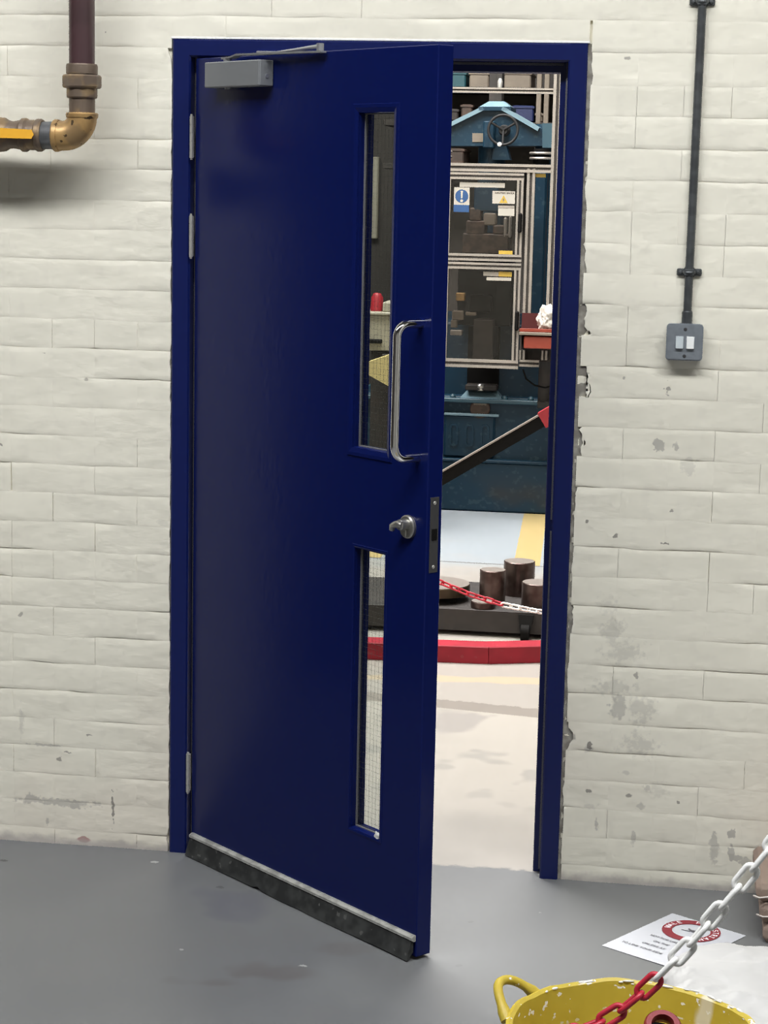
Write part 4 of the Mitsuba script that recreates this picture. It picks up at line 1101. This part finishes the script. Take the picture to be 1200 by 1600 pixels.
# grey hydraulic hose and post, right of the base
hp_ = put('hydraulic_cylinder', cyl((xat(852, 5.70, 600), 5.70, .62), (xat(852, 5.70, 600), 5.70, tz(572)), .038, 28), 'dark_brown', None, 40, 'dark upright cylinder at the right of the press base', 'cylinder')
put('hose', tube([at(817, 577, 5.62), at(822, 592, 5.61), at(835, 602, 5.60), at(852, 606, 5.60), at(870, 600, 5.6)], .0045, 8), 'black', hp_, True)
put('mount', box(xat(840, 5.66, 640), xat(875, 5.66, 640), 5.62, 5.795, .60, .635, .004), 'dark_brown', hp_, False)

# ------------------------------------------------------------------ storage behind the press
YS = 7.6
sr = thing('storage_rack', 'dark storage rack behind the blue press', 'rack')
qx = lambda px, py=150: at(px, py, YS)[0]
qz = lambda py, px=770: at(px, py, YS)[2]
for px in (660, 838, 850, 905):
    put('upright', box(qx(px), qx(px) + .03, YS, YS + .05, 0.001, 3.2, .003), 'crate_beige', sr, False)
put('back_board', box(qx(600), qx(940), YS + .52, YS + .55, .6, qz(137), .003), 'shell_brown', sr, False)
for py in (258, 190):
    put('shelf', box(qx(600), qx(940), YS, YS + .52, qz(py) - .035, qz(py), .003), 'dark_brown', sr, False)
put('top_beam', box(qx(600), qx(940), YS, YS + .05, qz(143), qz(136), .003), 'dark_brown', sr, False)
put('top_shelf', box(qx(600), qx(940), YS + .05, YS + .52, qz(138) - .02, qz(138), .003), 'dark_brown', sr, False)
def crate(x0, x1, y0, y1, m, label, Y=YS + .03, dp=.35, g=None, c='crate'):
    a, b = at(x0, y1, Y), at(x1, y0, Y)
    a[2] = (qz(190) if y1 == zsh else qz(138) if y1 == 136.5 else qz(258)) + .0005
    k = put('crate', box(a[0], b[0], Y, Y + dp, a[2], b[2], .008), m, None, False, label, c, g)
    put('rim', box(a[0] - .006, b[0] + .006, Y - .006, Y + dp + .006, b[2] - .02, b[2] - .004, .003), m, k, False)
zsh = 189.5
crate(800, 834, 165, zsh, 'crate_blue', 'dark blue crate on the rack right of the press head')
crate(837, 848.5, 176, zsh, 'crate_beige', 'small beige carton at the right end of the rack shelf', c='carton')
crate(720, 738, 163, zsh, 'rust', 'small rust brown carton on the rack left of the press head', c='carton')
crate(694, 716, 170, zsh, 'dark_brown', 'dark brown carton at the left of the rack shelf', c='carton')
crate(690, 728, 112, 136.5, 'teal', 'teal crate on the rack top shelf', Y=YS + .06)
crate(733, 764, 112, 136.5, 'crate_beige', 'beige crate on the rack top shelf, right of the teal crate', Y=YS + .06)
crate(787, 830, 112, 136.5, 'crate_beige', 'wide beige crate on the rack top shelf, right of the press screw', Y=YS + .06)
crate(700, 725, 232, 257, 'rust', 'rust brown crate on the middle shelf left of the press', c='crate')

# ------------------------------------------------------------------ seen through the upper pane: bench corner left of the press
YL = 5.0
lx = lambda px, py=500: at(px, py, YL)[0]
lz = lambda py, px=590: at(px, py, YL)[2]
wb = thing('work_bench', 'cream steel work bench seen through the upper pane of the door', 'bench')
put('top', box(lx(570) - .02, lx(640), YL - .02, YL + .5, lz(492), lz(488), .003), 'cream', wb, False)
put('cabinet', box(lx(577), lx(640), YL, YL + .48, lz(548), lz(492), .004), 'cream', wb, False)
put('leg_panel', box(lx(579), lx(640), YL + .04, YL + .46, 0.001, lz(548), .004), 'dark_brown', wb, False)
put('handle', box(lx(576), lx(598), YL - .03, YL + .01, lz(536), lz(530), .003), 'black', wb, False)
put('canister', lathe([(0, 0), (.032, 0), (.034, .01), (.030, .07), (.018, .09), (0, .092)], (lx(584), YL + .1, lz(488)), (0, 0, 1), 28), 'signal_red', None, 30, 'red canister standing on the cream work bench', 'canister')
put('parts_box', box(lx(595), lx(625), YL + .05, YL + .25, lz(487.8), lz(473), .004), 'cream', None, False, 'small pale box on the cream work bench beside the red canister', 'box')
put('storage_bin', hull([at(574, 566, YL - .17), at(640, 544, YL - .17), at(574, 585, YL - .17), at(640, 622, YL - .17), *[at(px, py, YL - .17) + [0, .13, 0] for px, py in ((574, 566), (640, 544), (574, 585), (640, 622))]]), 'bin_yellow', None, False, 'sloped yellow bin hung on the front of the cream bench', 'bin')
put('bin_strap', box(lx(600), lx(612), YL - .05, YL - .0205, lz(566), lz(552), .002), 'dark_brown', 'storage_bin', False)
put('wall_trunking', box(at(580, 300, 9.2)[0], at(591, 300, 9.2)[0], 9.19, 9.252, at(585, 373, 9.2)[2], at(585, 245, 9.2)[2], .006), 'cream', None, False, 'pale upright trunking on the far dark wall, seen through the upper pane', 'trunking')
